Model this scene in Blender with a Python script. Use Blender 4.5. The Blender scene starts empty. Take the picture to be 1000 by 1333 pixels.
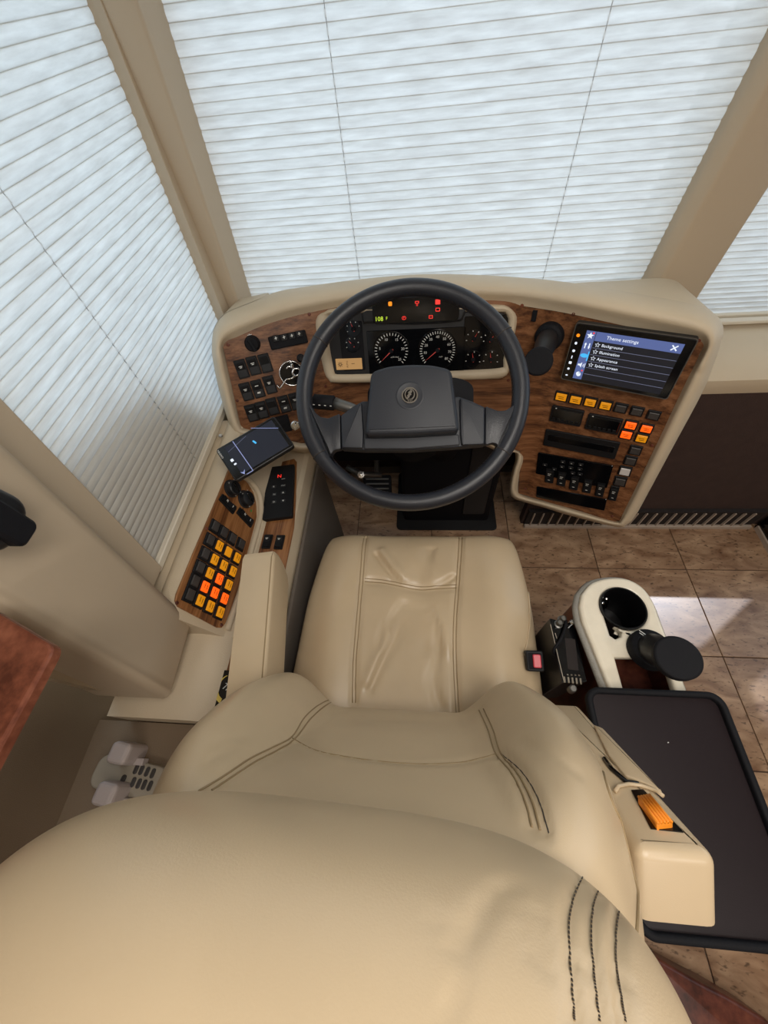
import bpy, math, random
import numpy as np
from mathutils import Vector, Matrix
from mathutils.bvhtree import BVHTree
random.seed(7); np.random.seed(7)
C = bpy.context.scene.collection
SC = bpy.context.scene

# ---------------------------------------------------------------- camera
FPX, CX, CY, H = 500.0, 500.0, 666.5, 1.35
_f = np.array([48, 749.5, 500.]); _f /= np.linalg.norm(_f)
_d = np.array([48, -(48 * 48 + 250000) / 749.5, 500.]); _d /= np.linalg.norm(_d)
_r = np.cross(_f, -_d); _r /= np.linalg.norm(_r)
if _r[0] < 0: _r = -_r
CM = np.array([_r, _f, -_d])
cam = bpy.data.cameras.new('camera'); cam.sensor_fit = 'AUTO'; cam.sensor_width = 36
cam.lens = FPX * 36 / 1333; cam.clip_start = 0.01
camo = bpy.data.objects.new('camera', cam); C.objects.link(camo)
camo.matrix_world = Matrix(((CM[0][0], CM[0][1], -CM[0][2], 0), (CM[1][0], CM[1][1], -CM[1][2], 0), (CM[2][0], CM[2][1], -CM[2][2], H), (0, 0, 0, 1)))
SC.camera = camo

# ---------------------------------------------------------------- world, sun, exposure
w = bpy.data.worlds.new('sky'); SC.world = w; w.use_nodes = True
bg = w.node_tree.nodes['Background']
bg.inputs['Color'].default_value = (0.70, 0.86, 1.0, 1); bg.inputs['Strength'].default_value = 1.55
SC.view_settings.view_transform = 'Standard'; SC.view_settings.look = 'None'
SC.view_settings.gamma = 1; SC.view_settings.use_curve_mapping = False
SC.view_settings.exposure = 0.18
def sun(direction, strength, color, angle):
    l = bpy.data.lights.new('sun', 'SUN'); l.energy = strength; l.color = color; l.angle = angle
    o = bpy.data.objects.new('sun', l); C.objects.link(o)
    o.rotation_euler = Vector(direction).to_track_quat('-Z', 'Y').to_euler()
    o.location = (3, 1, 4)
SUN_DIR = Vector((-0.80, -0.59, -1.337)).normalized()
sun(SUN_DIR, 1.3, (0.86, 0.90, 1.0), 0.01)
CEIL = 1.98
def lamp(x, y, power, size, color=(1, .94, .86)):
    l = bpy.data.lights.new('added_ceiling_lamp', 'AREA'); l.shape = 'DISK'; l.size = size; l.energy = power; l.color = color
    o = bpy.data.objects.new('added_ceiling_lamp', l); C.objects.link(o); o.location = (x, y, CEIL - .03)
LAMPS = [(.22, -.25, 6.4, .42), (.80, -.60, 4.0, .3), (.1, -1.5, 6.5, .42), (.80, -1.7, 6, .3), (.42, .12, 3.2, .42)]  # unseen overhead lamps, added and placed to brighten the seat
for a in LAMPS: lamp(*a)

# ---------------------------------------------------------------- helpers: picture geometry
def ray(px, py): return CM @ np.array([(px - CX) / FPX, -(py - CY) / FPX, 1.])
O3 = np.array([0, 0, H])
def onx(p, x): r = ray(*p); return O3 + r * (x / r[0])
def ony(p, y): r = ray(*p); return O3 + r * (y / r[1])
def onz(p, z): r = ray(*p); return O3 + r * ((z - H) / r[2])
def proj(P):
    c = CM.T @ (np.array(P) - O3); return np.array([CX + FPX * c[0] / c[2], CY - FPX * c[1] / c[2]])
def unit(a): a = np.array(a, float); return a / np.linalg.norm(a)
class Frame:
    """origin o, axes u (right), v (up), n (out)"""
    def __init__(s, o, u, n):
        s.o = np.array(o, float); s.n = unit(n); u = np.array(u, float); u = u - s.n * (u @ s.n); s.u = unit(u); s.v = np.cross(s.n, s.u)
    def at(s, a, b, c=0): return s.o + s.u * a + s.v * b + s.n * c
    def hit(s, p, h=0):
        r = ray(*p); q = s.o + s.n * h; return O3 + r * (((q - O3) @ s.n) / (r @ s.n))
    def uv(s, p, h=0): d = s.hit(p, h) - s.o; return (d @ s.u, d @ s.v)
    def moved(s, p, h=0): return Frame(s.hit(p, h), s.u, s.n)
    def shift(s, a, b, c=0): return Frame(s.at(a, b, c), s.u, s.n)
    def rot(s, deg):
        a = math.radians(deg); return Frame(s.o, s.u * math.cos(a) + s.v * math.sin(a), s.n)
    def mat(s):
        return Matrix(((s.u[0], s.v[0], s.n[0], s.o[0]), (s.u[1], s.v[1], s.n[1], s.o[1]), (s.u[2], s.v[2], s.n[2], s.o[2]), (0, 0, 0, 1)))
    def px(s):
        a = proj(s.o); b = proj(s.at(.01, 0)); c = proj(s.at(0, .01)); return np.linalg.norm(b - a) / .01, np.linalg.norm(c - a) / .01
WORLD = Frame((0, 0, 0), (1, 0, 0), (0, 0, 1))

# ---------------------------------------------------------------- helpers: materials
def lin(c): return tuple((v / 255 / 12.92 if v / 255 <= .04045 else ((v / 255 + .055) / 1.055) ** 2.4) for v in c)
def mat(name, rgb, rough=.5, metal=0, bump=0, scale=200, mottle=0, mscale=6, spec=.5, coat=0, emit=None, es=1, detail=3):
    m = bpy.data.materials.new(name); m.use_nodes = True; nt = m.node_tree; b = nt.nodes['Principled BSDF']
    col = lin(rgb) + (1,)
    b.inputs['Base Color'].default_value = col; b.inputs['Roughness'].default_value = rough; b.inputs['Metallic'].default_value = metal
    b.inputs['Specular IOR Level'].default_value = spec; b.inputs['Coat Weight'].default_value = coat
    if emit: b.inputs['Emission Color'].default_value = lin(emit) + (1,); b.inputs['Emission Strength'].default_value = es
    tc = nt.nodes.new('ShaderNodeTexCoord')
    n = nt.nodes.new('ShaderNodeTexNoise'); n.inputs['Scale'].default_value = mscale; n.inputs['Detail'].default_value = detail
    nt.links.new(tc.outputs['Object'], n.inputs['Vector'])
    r = nt.nodes.new('ShaderNodeValToRGB'); k = max(mottle, .03)
    r.color_ramp.elements[0].position = .3; r.color_ramp.elements[1].position = .7
    r.color_ramp.elements[0].color = tuple(v * (1 - k) for v in col[:3]) + (1,); r.color_ramp.elements[1].color = tuple(min(1, v * (1 + k)) for v in col[:3]) + (1,)
    nt.links.new(n.outputs['Fac'], r.inputs['Fac']); nt.links.new(r.outputs['Color'], b.inputs['Base Color'])
    if bump:
        n2 = nt.nodes.new('ShaderNodeTexNoise'); n2.inputs['Scale'].default_value = scale; n2.inputs['Detail'].default_value = 4
        nt.links.new(tc.outputs['Object'], n2.inputs['Vector'])
        bm = nt.nodes.new('ShaderNodeBump'); bm.inputs['Strength'].default_value = bump; bm.inputs['Distance'].default_value = .002
        nt.links.new(n2.outputs['Fac'], bm.inputs['Height']); nt.links.new(bm.outputs['Normal'], b.inputs['Normal'])
    return m
def wood(name, dark, mid, light, stretch=(2.2, 30, 30), rough=.35, rot=(0, 0, 0), coat=.08, wscale=1.0):
    m = bpy.data.materials.new(name); m.use_nodes = True; nt = m.node_tree; b = nt.nodes['Principled BSDF']
    tc = nt.nodes.new('ShaderNodeNewGeometry'); mp = nt.nodes.new('ShaderNodeMapping')
    mp.inputs['Scale'].default_value = stretch; mp.inputs['Rotation'].default_value = rot
    nt.links.new(tc.outputs['Position'], mp.inputs['Vector'])
    n = nt.nodes.new('ShaderNodeTexNoise'); n.inputs['Scale'].default_value = 1.6 * wscale; n.inputs['Detail'].default_value = 8; n.inputs['Roughness'].default_value = .62; n.inputs['Distortion'].default_value = .25
    nt.links.new(mp.outputs['Vector'], n.inputs['Vector'])
    n2 = nt.nodes.new('ShaderNodeTexNoise'); n2.inputs['Scale'].default_value = 9 * wscale; n2.inputs['Detail'].default_value = 5
    nt.links.new(mp.outputs['Vector'], n2.inputs['Vector'])
    mx = nt.nodes.new('ShaderNodeMath'); mx.operation = 'MULTIPLY_ADD'; mx.inputs[1].default_value = .35
    nt.links.new(n2.outputs['Fac'], mx.inputs[0]); nt.links.new(n.outputs['Fac'], mx.inputs[2])
    r = nt.nodes.new('ShaderNodeValToRGB'); e = r.color_ramp.elements
    e[0].position = .52; e[0].color = lin(dark) + (1,); e[1].position = .84; e[1].color = lin(light) + (1,)
    k = e.new(.68); k.color = lin(mid) + (1,)
    nt.links.new(mx.outputs[0], r.inputs['Fac']); nt.links.new(r.outputs['Color'], b.inputs['Base Color'])
    b.inputs['Specular IOR Level'].default_value = .3; b.inputs['Roughness'].default_value = rough; b.inputs['Coat Weight'].default_value = coat; b.inputs['Coat Roughness'].default_value = .25
    return m
def glow(name, rgb, s=1.0):
    return mat(name, (8, 8, 8), .4, emit=rgb, es=s)
M = {}
M['leather'] = mat('leather', (198, 176, 144), .34, bump=.07, scale=900, mottle=.05, mscale=9)
M['seam'] = mat('leather_seam', (150, 128, 94), .6)
M['thread'] = mat('dark_thread', (62, 54, 48), .8)
M['vinyl'] = mat('tan_vinyl', (197, 180, 154), .55, bump=.25, scale=500, mottle=.04)
M['trim'] = mat('tan_trim', (184, 166, 142), .6, bump=.05, scale=600, mottle=.02, mscale=2)
M['wall'] = mat('tan_wall', (174, 156, 130), .75, bump=.1, scale=300, mottle=.03)
M['ceil'] = mat('ceiling_vinyl', (214, 204, 188), .8, bump=.1)
M['walnut'] = wood('walnut', (74, 45, 29), (114, 74, 47), (140, 96, 65), stretch=(1.6, 34, 44))
M['walnut_y'] = wood('walnut_lengthwise', (86, 52, 30), (134, 88, 52), (160, 112, 70), stretch=(40, 1.8, 40))
M['cherry'] = wood('cherry', (60, 30, 22), (96, 50, 38), (120, 68, 50), stretch=(8, 8, 2))
M['burl'] = wood('burl', (80, 41, 29), (116, 65, 47), (142, 86, 64), stretch=(6, 6, 6), wscale=2)
M['black'] = mat('black_plastic', (26, 27, 30), .42, bump=.1, scale=700)
M['gloss'] = mat('gloss_black', (9, 10, 13), .12)
M['soft'] = mat('black_soft', (19, 19, 23), .7, spec=.2, bump=.2, scale=500)
M['wheel'] = mat('wheel_leather', (36, 38, 45), .36, bump=.22, scale=520)
M['hub'] = mat('hub_plastic', (37, 40, 48), .46, bump=.2, scale=800)
M['chrome'] = mat('chrome', (225, 225, 225), .12, 1)
M['dull'] = mat('dull_metal', (120, 118, 114), .4, .8)
M['switch'] = mat('switch_black', (24, 24, 26), .5, spec=.25)
M['key_dark'] = mat('switch_cap_dark', (62, 58, 56), .45)
M['amber'] = mat('switch_cap_amber', (176, 118, 18), .4, emit=(240, 150, 10), es=.42)
M['orange'] = mat('switch_cap_orange', (190, 70, 20), .4, emit=(255, 92, 12), es=.95)
M['white'] = mat('white_plastic', (206, 200, 196), .45)
M['charger'] = mat('charger_plastic', (176, 164, 160), .5)
M['well'] = mat('cup_well', (12, 12, 14), .3, spec=.35)
M['cream'] = mat('cream_solid_surface', (226, 216, 196), .3, mottle=.03, mscale=60)
M['piping'] = mat('grey_edging', (150, 146, 138), .6, bump=.6, scale=300)
M['print'] = mat('white_print', (215, 215, 210), .5)
M['print_dark'] = mat('dark_print', (52, 34, 10), .5)
M['tray'] = mat('tray_plastic', (30, 21, 24), .42, spec=.22, bump=.12, scale=900)
M['carpet'] = mat('brown_carpet', (62, 44, 38), .95, bump=.8, scale=900, mottle=.1, mscale=40)
M['pocket'] = mat('shaded_tan_fabric', (124, 106, 86), .9, bump=.4, scale=600)  # tan with the shelf's shade put into its colour; also darker rear wall fabric
M['greycarpet'] = mat('grey_carpet', (104, 95, 86), .95, bump=.6, scale=700)
M['darkfloor'] = mat('dark_mat', (22, 21, 22), .9, bump=.5, scale=500)
M['vent'] = mat('vent_metal', (176, 160, 146), .45)
M['ventd'] = mat('vent_recess', (34, 26, 24), .8)
M['lever'] = mat('orange_plastic', (238, 142, 34), .4)
M['red'] = mat('red_plastic', (206, 72, 84), .4)
M['frame'] = mat('blind_rail', (214, 204, 186), .5)
M['cord'] = mat('pale_cord', (186, 192, 196), .7)
M['grey'] = mat('grey_plastic', (158, 148, 132), .5)
M['lcd'] = glow('lcd_amber', (214, 164, 104), .55)
M['g_white'] = glow('glow_white', (225, 232, 245), 1.0)
M['g_blue'] = glow('glow_blue', (96, 112, 168), .75)
M['g_cyan'] = glow('glow_cyan', (70, 180, 240), 1.0)
M['g_red'] = glow('glow_red', (250, 50, 40), 1.1)
M['g_orange'] = glow('glow_orange', (255, 140, 20), 1.1)
M['g_green'] = glow('glow_green', (200, 230, 60), 1.0)
M['g_dark'] = glow('glow_dark', (28, 29, 36), .8)
M['g_line'] = glow('glow_line', (120, 124, 150), .7)
M['needle'] = mat('needle_red', (190, 70, 62), .4, emit=(200, 60, 50), es=.25)
M['green'] = mat('green_print', (70, 130, 60), .5)

# ---------------------------------------------------------------- helpers: meshes and objects
def fix(bm):
    import bmesh
    bmesh.ops.recalc_face_normals(bm, faces=bm.faces)
WM = {}
def link(name, me, m, parent=None, frame=None, kind=None, label=None):
    o = bpy.data.objects.new(name, me); C.objects.link(o)
    if m and len(me.materials) == 0: me.materials.append(m)
    W = frame if frame is not None else Matrix.Identity(4)
    if isinstance(W, Frame): W = W.mat()
    if parent is not None:
        o.parent = parent; o.matrix_parent_inverse = WM[parent.name].inverted()
    o.matrix_basis = W; WM[o.name] = W
    if kind: o['kind'] = kind
    if label: o['label'] = label
    return o
def thing(name, label, cat, loc, group=None):
    o = bpy.data.objects.new(name, None); C.objects.link(o); o.location = loc; o.empty_display_size = .03
    WM[o.name] = Matrix.Translation(Vector(loc)); o['label'] = label; o['category'] = cat
    if group: o['group'] = group
    return o
def tag(o, label, cat, group=None):
    o['label'] = label; o['category'] = cat
    if group: o['group'] = group
    return o
def mk(name, verts, faces, m, parent=None, smooth=False, frame=None, kind=None, label=None, recenter=True):
    import bmesh
    V = np.array(verts, float)
    W = frame
    if frame is None and recenter:
        c = (V.min(0) + V.max(0)) / 2; V = V - c; W = Matrix.Translation(Vector(c))
    me = bpy.data.meshes.new(name); me.from_pydata([tuple(v) for v in V], [], [tuple(f) for f in faces])
    bm = bmesh.new(); bm.from_mesh(me); bmesh.ops.remove_doubles(bm, verts=bm.verts, dist=1e-6); fix(bm); bm.to_mesh(me); bm.free()
    if smooth:
        for p in me.polygons: p.use_smooth = True
    return link(name, me, m, parent, W, kind, label)
def rrect(w, h, r, k=4):
    r = min(r, w / 2 - 1e-5, h / 2 - 1e-5); pts = []
    for cx, cy, a0 in ((w / 2 - r, h / 2 - r, 0), (-w / 2 + r, h / 2 - r, 90), (-w / 2 + r, -h / 2 + r, 180), (w / 2 - r, -h / 2 + r, 270)):
        for i in range(k + 1):
            a = math.radians(a0 + 90 * i / k); pts.append((cx + r * math.cos(a), cy + r * math.sin(a)))
    return pts
def inset_poly(p, d):
    c = np.mean(p, 0); n = len(p); out = []
    for i in range(n):
        a, b, e = np.array(p[i - 1]), np.array(p[i]), np.array(p[(i + 1) % n])
        t1 = b - a; t2 = e - b
        l1 = np.linalg.norm(t1); l2 = np.linalg.norm(t2)
        if l1 < 1e-9 or l2 < 1e-9: out.append(tuple(b)); continue
        t1 /= l1; t2 /= l2
        nrm = np.array([-(t1 + t2)[1], (t1 + t2)[0]]); L = np.linalg.norm(nrm)
        nrm = nrm / L if L > 1e-6 else np.array([-t1[1], t1[0]])
        out.append(tuple(b + nrm * d / max(.5, abs(nrm @ np.array([-t1[1], t1[0]])))))
    return out
def area2(p):
    return sum(p[i - 1][0] * p[i][1] - p[i][0] * p[i - 1][1] for i in range(len(p))) / 2
def prism_data(poly, d, b=.0, z0=0, steps=1):
    if area2(poly) < 0: poly = poly[::-1]
    n = len(poly); rings = [[(x, y, z0) for x, y in poly]]
    if b > 0:
        rings.append([(x, y, z0 + d - b) for x, y in poly])
        for k in range(1, steps + 1):
            a = k / steps * math.pi / 2
            rings.append([(x, y, z0 + d - b + b * math.sin(a)) for x, y in inset_poly(poly, b * (1 - math.cos(a)))])
    else: rings.append([(x, y, z0 + d) for x, y in poly])
    V = [v for r in rings for v in r]; F = []
    for k in range(len(rings) - 1):
        for i in range(n): j = (i + 1) % n; F.append((k * n + i, k * n + j, (k + 1) * n + j, (k + 1) * n + i))
    F.append(tuple(range(n))[::-1]); F.append(tuple((len(rings) - 1) * n + i for i in range(n)))
    return V, F
def prism(name, poly, d, m, frame, parent=None, b=0, z0=0, steps=1, smooth=False, **k):
    V, F = prism_data(poly, d, b, z0, steps)
    return mk(name, V, F, m, parent, smooth, frame, **k)
def plate(name, frame, w, h, d, r, m, parent=None, b=.001, z0=0, k=4, steps=1, **kw):
    return prism(name, rrect(w, h, r, k), d, m, frame, parent, min(b, d * .9), z0, steps, **kw)
def box(name, a, b, m, parent=None, bev=0, **k):
    a = np.array(a, float); b = np.array(b, float); c = (a + b) / 2; s = abs(b - a)
    f = Frame((c[0], c[1], min(a[2], b[2])), (1, 0, 0), (0, 0, 1))
    if bev <= 0:
        return prism(name, [(-s[0] / 2, -s[1] / 2), (s[0] / 2, -s[1] / 2), (s[0] / 2, s[1] / 2), (-s[0] / 2, s[1] / 2)], s[2], m, f, parent, **k)
    return plate(name, f, s[0], s[1], s[2], bev, m, parent, b=bev, steps=3, **k)
def smoothpath(P, n):
    P = [np.array(p, float) for p in P]
    if len(P) < 3: return [P[0] + (P[1] - P[0]) * i / (n - 1) for i in range(n)]
    Q = [2 * P[0] - P[1]] + P + [2 * P[-1] - P[-2]]; out = []
    for i in range(n):
        t = i / (n - 1) * (len(P) - 1); k = min(int(t), len(P) - 2); f = t - k
        a, b, c, d = Q[k:k + 4]
        out.append(.5 * (2 * b + (c - a) * f + (2 * a - 5 * b + 4 * c - d) * f * f + (3 * b - a - 3 * c + d) * f ** 3))
    return out
def tube_data(P, r, seg=10, closed=False, squash=1):
    P = [np.array(p, float) for p in P]; n = len(P); V = []; F = []
    R = r if hasattr(r, '__len__') else [r] * n
    up = None
    for i in range(n):
        t = unit((P[(i + 1) % n] - P[i - 1]) if closed else (P[min(i + 1, n - 1)] - P[max(i - 1, 0)]))
        if up is None: up = np.array([0, 0, 1.]) if abs(t[2]) < .9 else np.array([1., 0, 0])
        s = unit(np.cross(t, up)); up = np.cross(s, t)
        for k in range(seg):
            a = 2 * math.pi * k / seg; V.append(P[i] + R[i] * (math.cos(a) * s + squash * math.sin(a) * up))
    m = n if closed else n - 1
    for i in range(m):
        for k in range(seg):
            a = i * seg + k; b = i * seg + (k + 1) % seg; j = (i + 1) % n
            F.append((a, b, j * seg + (k + 1) % seg, j * seg + k))
    if not closed: F.append(tuple(range(seg))[::-1]); F.append(tuple((n - 1) * seg + k for k in range(seg)))
    return V, F
def tube(name, P, r, m, parent=None, seg=10, closed=False, **k):
    V, F = tube_data(P, r, seg, closed); return mk(name, V, F, m, parent, True, **k)
def lathe_data(prof, seg=32, cap=True):
    V = []; F = []; n = len(prof)
    for r, z in prof:
        for k in range(seg): a = 2 * math.pi * k / seg; V.append((r * math.cos(a), r * math.sin(a), z))
    for i in range(n - 1):
        for k in range(seg): F.append((i * seg + k, i * seg + (k + 1) % seg, (i + 1) * seg + (k + 1) % seg, (i + 1) * seg + k))
    if cap: F.append(tuple(range(seg))[::-1])
    F.append(tuple((n - 1) * seg + k for k in range(seg)))
    return V, F
def lathe(name, frame, prof, m, parent=None, seg=32, smooth=False, cap=True, **k):
    V, F = lathe_data(prof, seg, cap); o = mk(name, V, F, m, parent, smooth, frame, **k); return o
def join(parts):
    V = []; F = []
    for v, f in parts:
        n = len(V); V += [tuple(a) for a in v]; F += [tuple(i + n for i in t) for t in f]
    return V, F
def autosmooth(o, deg=40):
    me = o.data
    for p in me.polygons: p.use_smooth = True
    me.set_sharp_from_angle(angle=math.radians(deg)); return o
def flat(name, polys, frame, m, depth=.001, bev=0, parent=None, smooth=False, z0=0, **k):
    """outline with holes, extruded: polys = list of loops in frame coordinates"""
    cu = bpy.data.curves.new(name, 'CURVE'); cu.dimensions = '2D'; cu.fill_mode = 'BOTH'; cu.extrude = depth / 2 - bev; cu.bevel_depth = bev; cu.bevel_resolution = 2; cu.offset = -bev
    for p in polys:
        s = cu.splines.new('POLY'); s.points.add(len(p) - 1); s.use_cyclic_u = True
        for q, pt in zip(p, s.points): pt.co = (q[0], q[1], 0, 1)
    t = bpy.data.objects.new('tmp', cu); me = bpy.data.meshes.new_from_object(t); bpy.data.objects.remove(t); bpy.data.curves.remove(cu)
    me.transform(Matrix.Translation((0, 0, depth / 2 + z0))); me.name = name
    o = link(name, me, m, parent, frame, **k)
    if smooth: autosmooth(o)
    return o
def text(s, frame, size, m, parent, name='lettering', align='CENTER', depth=.0003, z0=0, shear=0):
    cu = bpy.data.curves.new(name, 'FONT'); cu.body = s; cu.size = size; cu.align_x = align; cu.align_y = 'CENTER'; cu.extrude = depth / 2; cu.resolution_u = 2; cu.shear = shear
    t = bpy.data.objects.new('tmp', cu); me = bpy.data.meshes.new_from_object(t); bpy.data.objects.remove(t); bpy.data.curves.remove(cu)
    me.transform(Matrix.Translation((0, 0, depth / 2 + z0))); me.name = name
    return link(name, me, m, parent, frame)
def strokes(name, segs, frame, m, parent, wd=.0006, z0=0, **k):
    """flat printed strokes: each (x0,y0,x1,y1)"""
    V = []; F = []
    for x0, y0, x1, y1 in segs:
        d = unit((x1 - x0, y1 - y0)) if (x1 - x0) ** 2 + (y1 - y0) ** 2 > 0 else np.array([1., 0]); p = np.array([-d[1], d[0]]) * wd / 2; n = len(V)
        for a in ((x0, y0), (x1, y1)):
            for sg in (-1, 1): V.append((a[0] + sg * p[0], a[1] + sg * p[1], z0 + .0003))
        F.append((n, n + 1, n + 3, n + 2))
    return mk(name, V, F, m, parent, frame=frame, **k)
def grid_faces(nu, nv, closed_u=False):
    F = []
    for j in range(nv - 1):
        for i in range(nu if closed_u else nu - 1):
            a = j * nu + i; b = j * nu + (i + 1) % nu; F.append((a, b, b + nu, a + nu))
    return F
def bvh(V, F): return BVHTree.FromPolygons([tuple(v) for v in V], [tuple(f) for f in F])
def cast(tree, px):
    r = ray(*px); loc, nor, i, d = tree.ray_cast(Vector(O3), Vector(unit(r)))
    if loc is None: return None
    nor = np.array(nor); return (np.array(loc), nor if nor @ r < 0 else -nor)
def trace(tree, pts, n=40):
    out = []
    for p in smoothpath([np.array(q, float) for q in pts], n):
        h = cast(tree, p)
        if h is not None: out.append(h)
    return out
def dent(V, N, lines, width, depth):
    """press grooves into surface V along traced lines"""
    V = np.array(V, float)
    for ln in lines:
        if len(ln) and (N[np.argmin(((V - ln[0][0]) ** 2).sum(1))] @ ln[0][1]) < 0: N = -N
        P = np.array([a[0] for a in ln])
        if len(P) < 2: continue
        lo = P.min(0) - 4 * width; hi = P.max(0) + 4 * width
        idx = np.where(((V > lo) & (V < hi)).all(1))[0]
        if not len(idx): continue
        Q = V[idx]; best = np.full(len(idx), 1e9); tt = np.zeros(len(idx))
        for k in range(len(P) - 1):
            a = P[k]; e = P[k + 1] - a; L = e @ e
            if L < 1e-12: continue
            s = np.clip(((Q - a) @ e) / L, 0, 1); d = np.linalg.norm(Q - a - s[:, None] * e, axis=1)
            m = d < best; best[m] = d[m]; tt[m] = (k + s[m]) / (len(P) - 1)
        fade = 1.0
        V[idx] -= N[idx] * (depth * np.exp(-(best / width) ** 2) * fade)[:, None]
    return V
def vnormals(V, F):
    V = np.array(V); N = np.zeros_like(V)
    for f in F:
        if len(f) > 4: continue
        n = np.cross(V[f[2]] - V[f[0]], V[f[3]] - V[f[1]]) if len(f) == 4 else np.cross(V[f[1]] - V[f[0]], V[f[2]] - V[f[0]])
        for i in f: N[i] += n
    return N / (np.linalg.norm(N, axis=1)[:, None] + 1e-12)
def thread(name, ln, off, r, m, parent, seg=6):
    if len(ln) < 2: return None
    return tube(name, [a + n * off for a, n in ln], r, m, parent, seg)

# ================================================================ THE SETTING
XL, XR, YF, YB = -.62, 2.06, 1.16, -2.6
BX, BY = -.54, 1.08                        # planes of the side blind and of the windshield blinds
def tile_mat():
    m = mat('stone_tile', (146, 116, 96), .28, spec=.4)
    nt = m.node_tree; b = nt.nodes['Principled BSDF']
    g = nt.nodes.new('ShaderNodeNewGeometry'); mp = nt.nodes.new('ShaderNodeMapping'); mp.inputs['Rotation'].default_value = (0, 0, .75); mp.inputs['Scale'].default_value = (1, 2.4, 1)
    oi = nt.nodes.new('ShaderNodeObjectInfo'); ad = nt.nodes.new('ShaderNodeVectorMath'); ad.operation = 'MULTIPLY_ADD'; ad.inputs[1].default_value = (9, 7, 5)
    nt.links.new(oi.outputs['Random'], ad.inputs[0]); nt.links.new(g.outputs['Position'], ad.inputs[2]); nt.links.new(ad.outputs[0], mp.inputs['Vector'])
    n1 = nt.nodes.new('ShaderNodeTexNoise'); n1.inputs['Scale'].default_value = 9; n1.inputs['Detail'].default_value = 7; n1.inputs['Distortion'].default_value = .8
    n2 = nt.nodes.new('ShaderNodeTexNoise'); n2.inputs['Scale'].default_value = 60; n2.inputs['Detail'].default_value = 3
    for n in (n1, n2): nt.links.new(mp.outputs['Vector'], n.inputs['Vector'])
    r1 = nt.nodes.new('ShaderNodeValToRGB'); r1.color_ramp.elements[0].color = lin((118, 85, 62)) + (1,); r1.color_ramp.elements[1].color = lin((186, 153, 122)) + (1,)
    r1.color_ramp.elements[0].position = .3; r1.color_ramp.elements[1].position = .72
    r2 = nt.nodes.new('ShaderNodeValToRGB'); r2.color_ramp.elements[0].color = (.22, .2, .2, 1); r2.color_ramp.elements[0].position = .30; r2.color_ramp.elements[1].color = (1, 1, 1, 1); r2.color_ramp.elements[1].position = .42
    nt.links.new(n1.outputs['Fac'], r1.inputs['Fac']); nt.links.new(n2.outputs['Fac'], r2.inputs['Fac'])
    mx = nt.nodes.new('ShaderNodeMix'); mx.data_type = 'RGBA'; mx.blend_type = 'MULTIPLY'; mx.inputs['Factor'].default_value = .8
    nt.links.new(r1.outputs['Color'], mx.inputs[6]); nt.links.new(r2.outputs['Color'], mx.inputs[7]); nt.links.new(mx.outputs[2], b.inputs['Base Color'])
    return m
M['tile'] = tile_mat()
M['grout'] = mat('grout', (84, 66, 54), .9)
fl = box('floor', (XL - .1, YB - .05, -.05), (XR, YF, -.004), M['grout'], kind='structure')
TS = .304; tile_src = None
for i in range(-4, 6):
    for j in range(-7, 4):
        x0 = .651 + TS * i; y0 = .655 + TS * j; x1 = min(x0 + TS, XR); x0 = max(x0, XL)
        y1 = min(y0 + TS, 1.12)
        if x1 - x0 < .03 or y1 - y0 < .03: continue
        full = abs(x1 - x0 - TS) < 1e-6 and abs(y1 - y0 - TS) < 1e-6
        fr = Frame(((x0 + x1) / 2, (y0 + y1) / 2, -.004), (1, 0, 0), (0, 0, 1))
        if full and tile_src is not None: link('floor_tile', tile_src.data, None, fl, fr)
        else:
            o = plate('floor_tile', fr, x1 - x0 - .003, y1 - y0 - .003, .004, .001, M['tile'], fl, b=.0008, k=1)
            if full: tile_src = o
# ceiling, walls and the rest of the coach behind the camera
box('ceiling', (XL, YB, CEIL), (XR, YF + .06, CEIL + .04), M['ceil'], kind='structure')
box('wall_back', (XL, YB - .04, -.05), (XR, YB, CEIL), M['wall'], kind='structure')
# driver's wall: lower body skin with the sloping window corner, and the wall behind the window
pts = [(.09, -.05), (YF + .04, -.05), (YF + .04, .66), (.80, .645), (.735, .70), (.68, .80), (.61, .885), (.50, .925), (.37, .945), (.30, 1.0), (.27, CEIL), (.09, CEIL)]
fY = Frame((-.58, 0, 0), (0, 1, 0), (1, 0, 0))
prism('wall_left', [(a, b) for a, b in pts], .03, M['wall'], Frame((-.61, 0, 0), (0, 1, 0), (1, 0, 0)), kind='structure')
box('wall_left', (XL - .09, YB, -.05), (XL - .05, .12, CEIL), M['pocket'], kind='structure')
box('wall_left', (XL, .70, 1.62), (-.58, YF, CEIL), M['wall'], kind='structure')
# passenger wall with the side window the sun comes through
DY0, DY1, DZ0, DZ1 = .40, 1.07, .74, 1.83
box('wall_right', (XR, YB, -.05), (XR + .03, DY0, CEIL), M['wall'], kind='structure')
box('wall_right', (XR, DY1, -.05), (XR + .03, YF, CEIL), M['wall'], kind='structure')
box('wall_right', (XR, DY0, -.05), (XR + .03, DY1, DZ0), M['wall'], kind='structure')
box('wall_right', (XR, DY0, DZ1), (XR + .03, DY1, CEIL), M['wall'], kind='structure')
# front wall below the windshield
box('wall_front', (XL, YF, -.05), (XR, YF + .04, .70), M['carpet'], kind='structure')
box('wall_front', (XL, YF, 1.86), (XR, YF + .04, CEIL), M['wall'], kind='structure')

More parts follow.
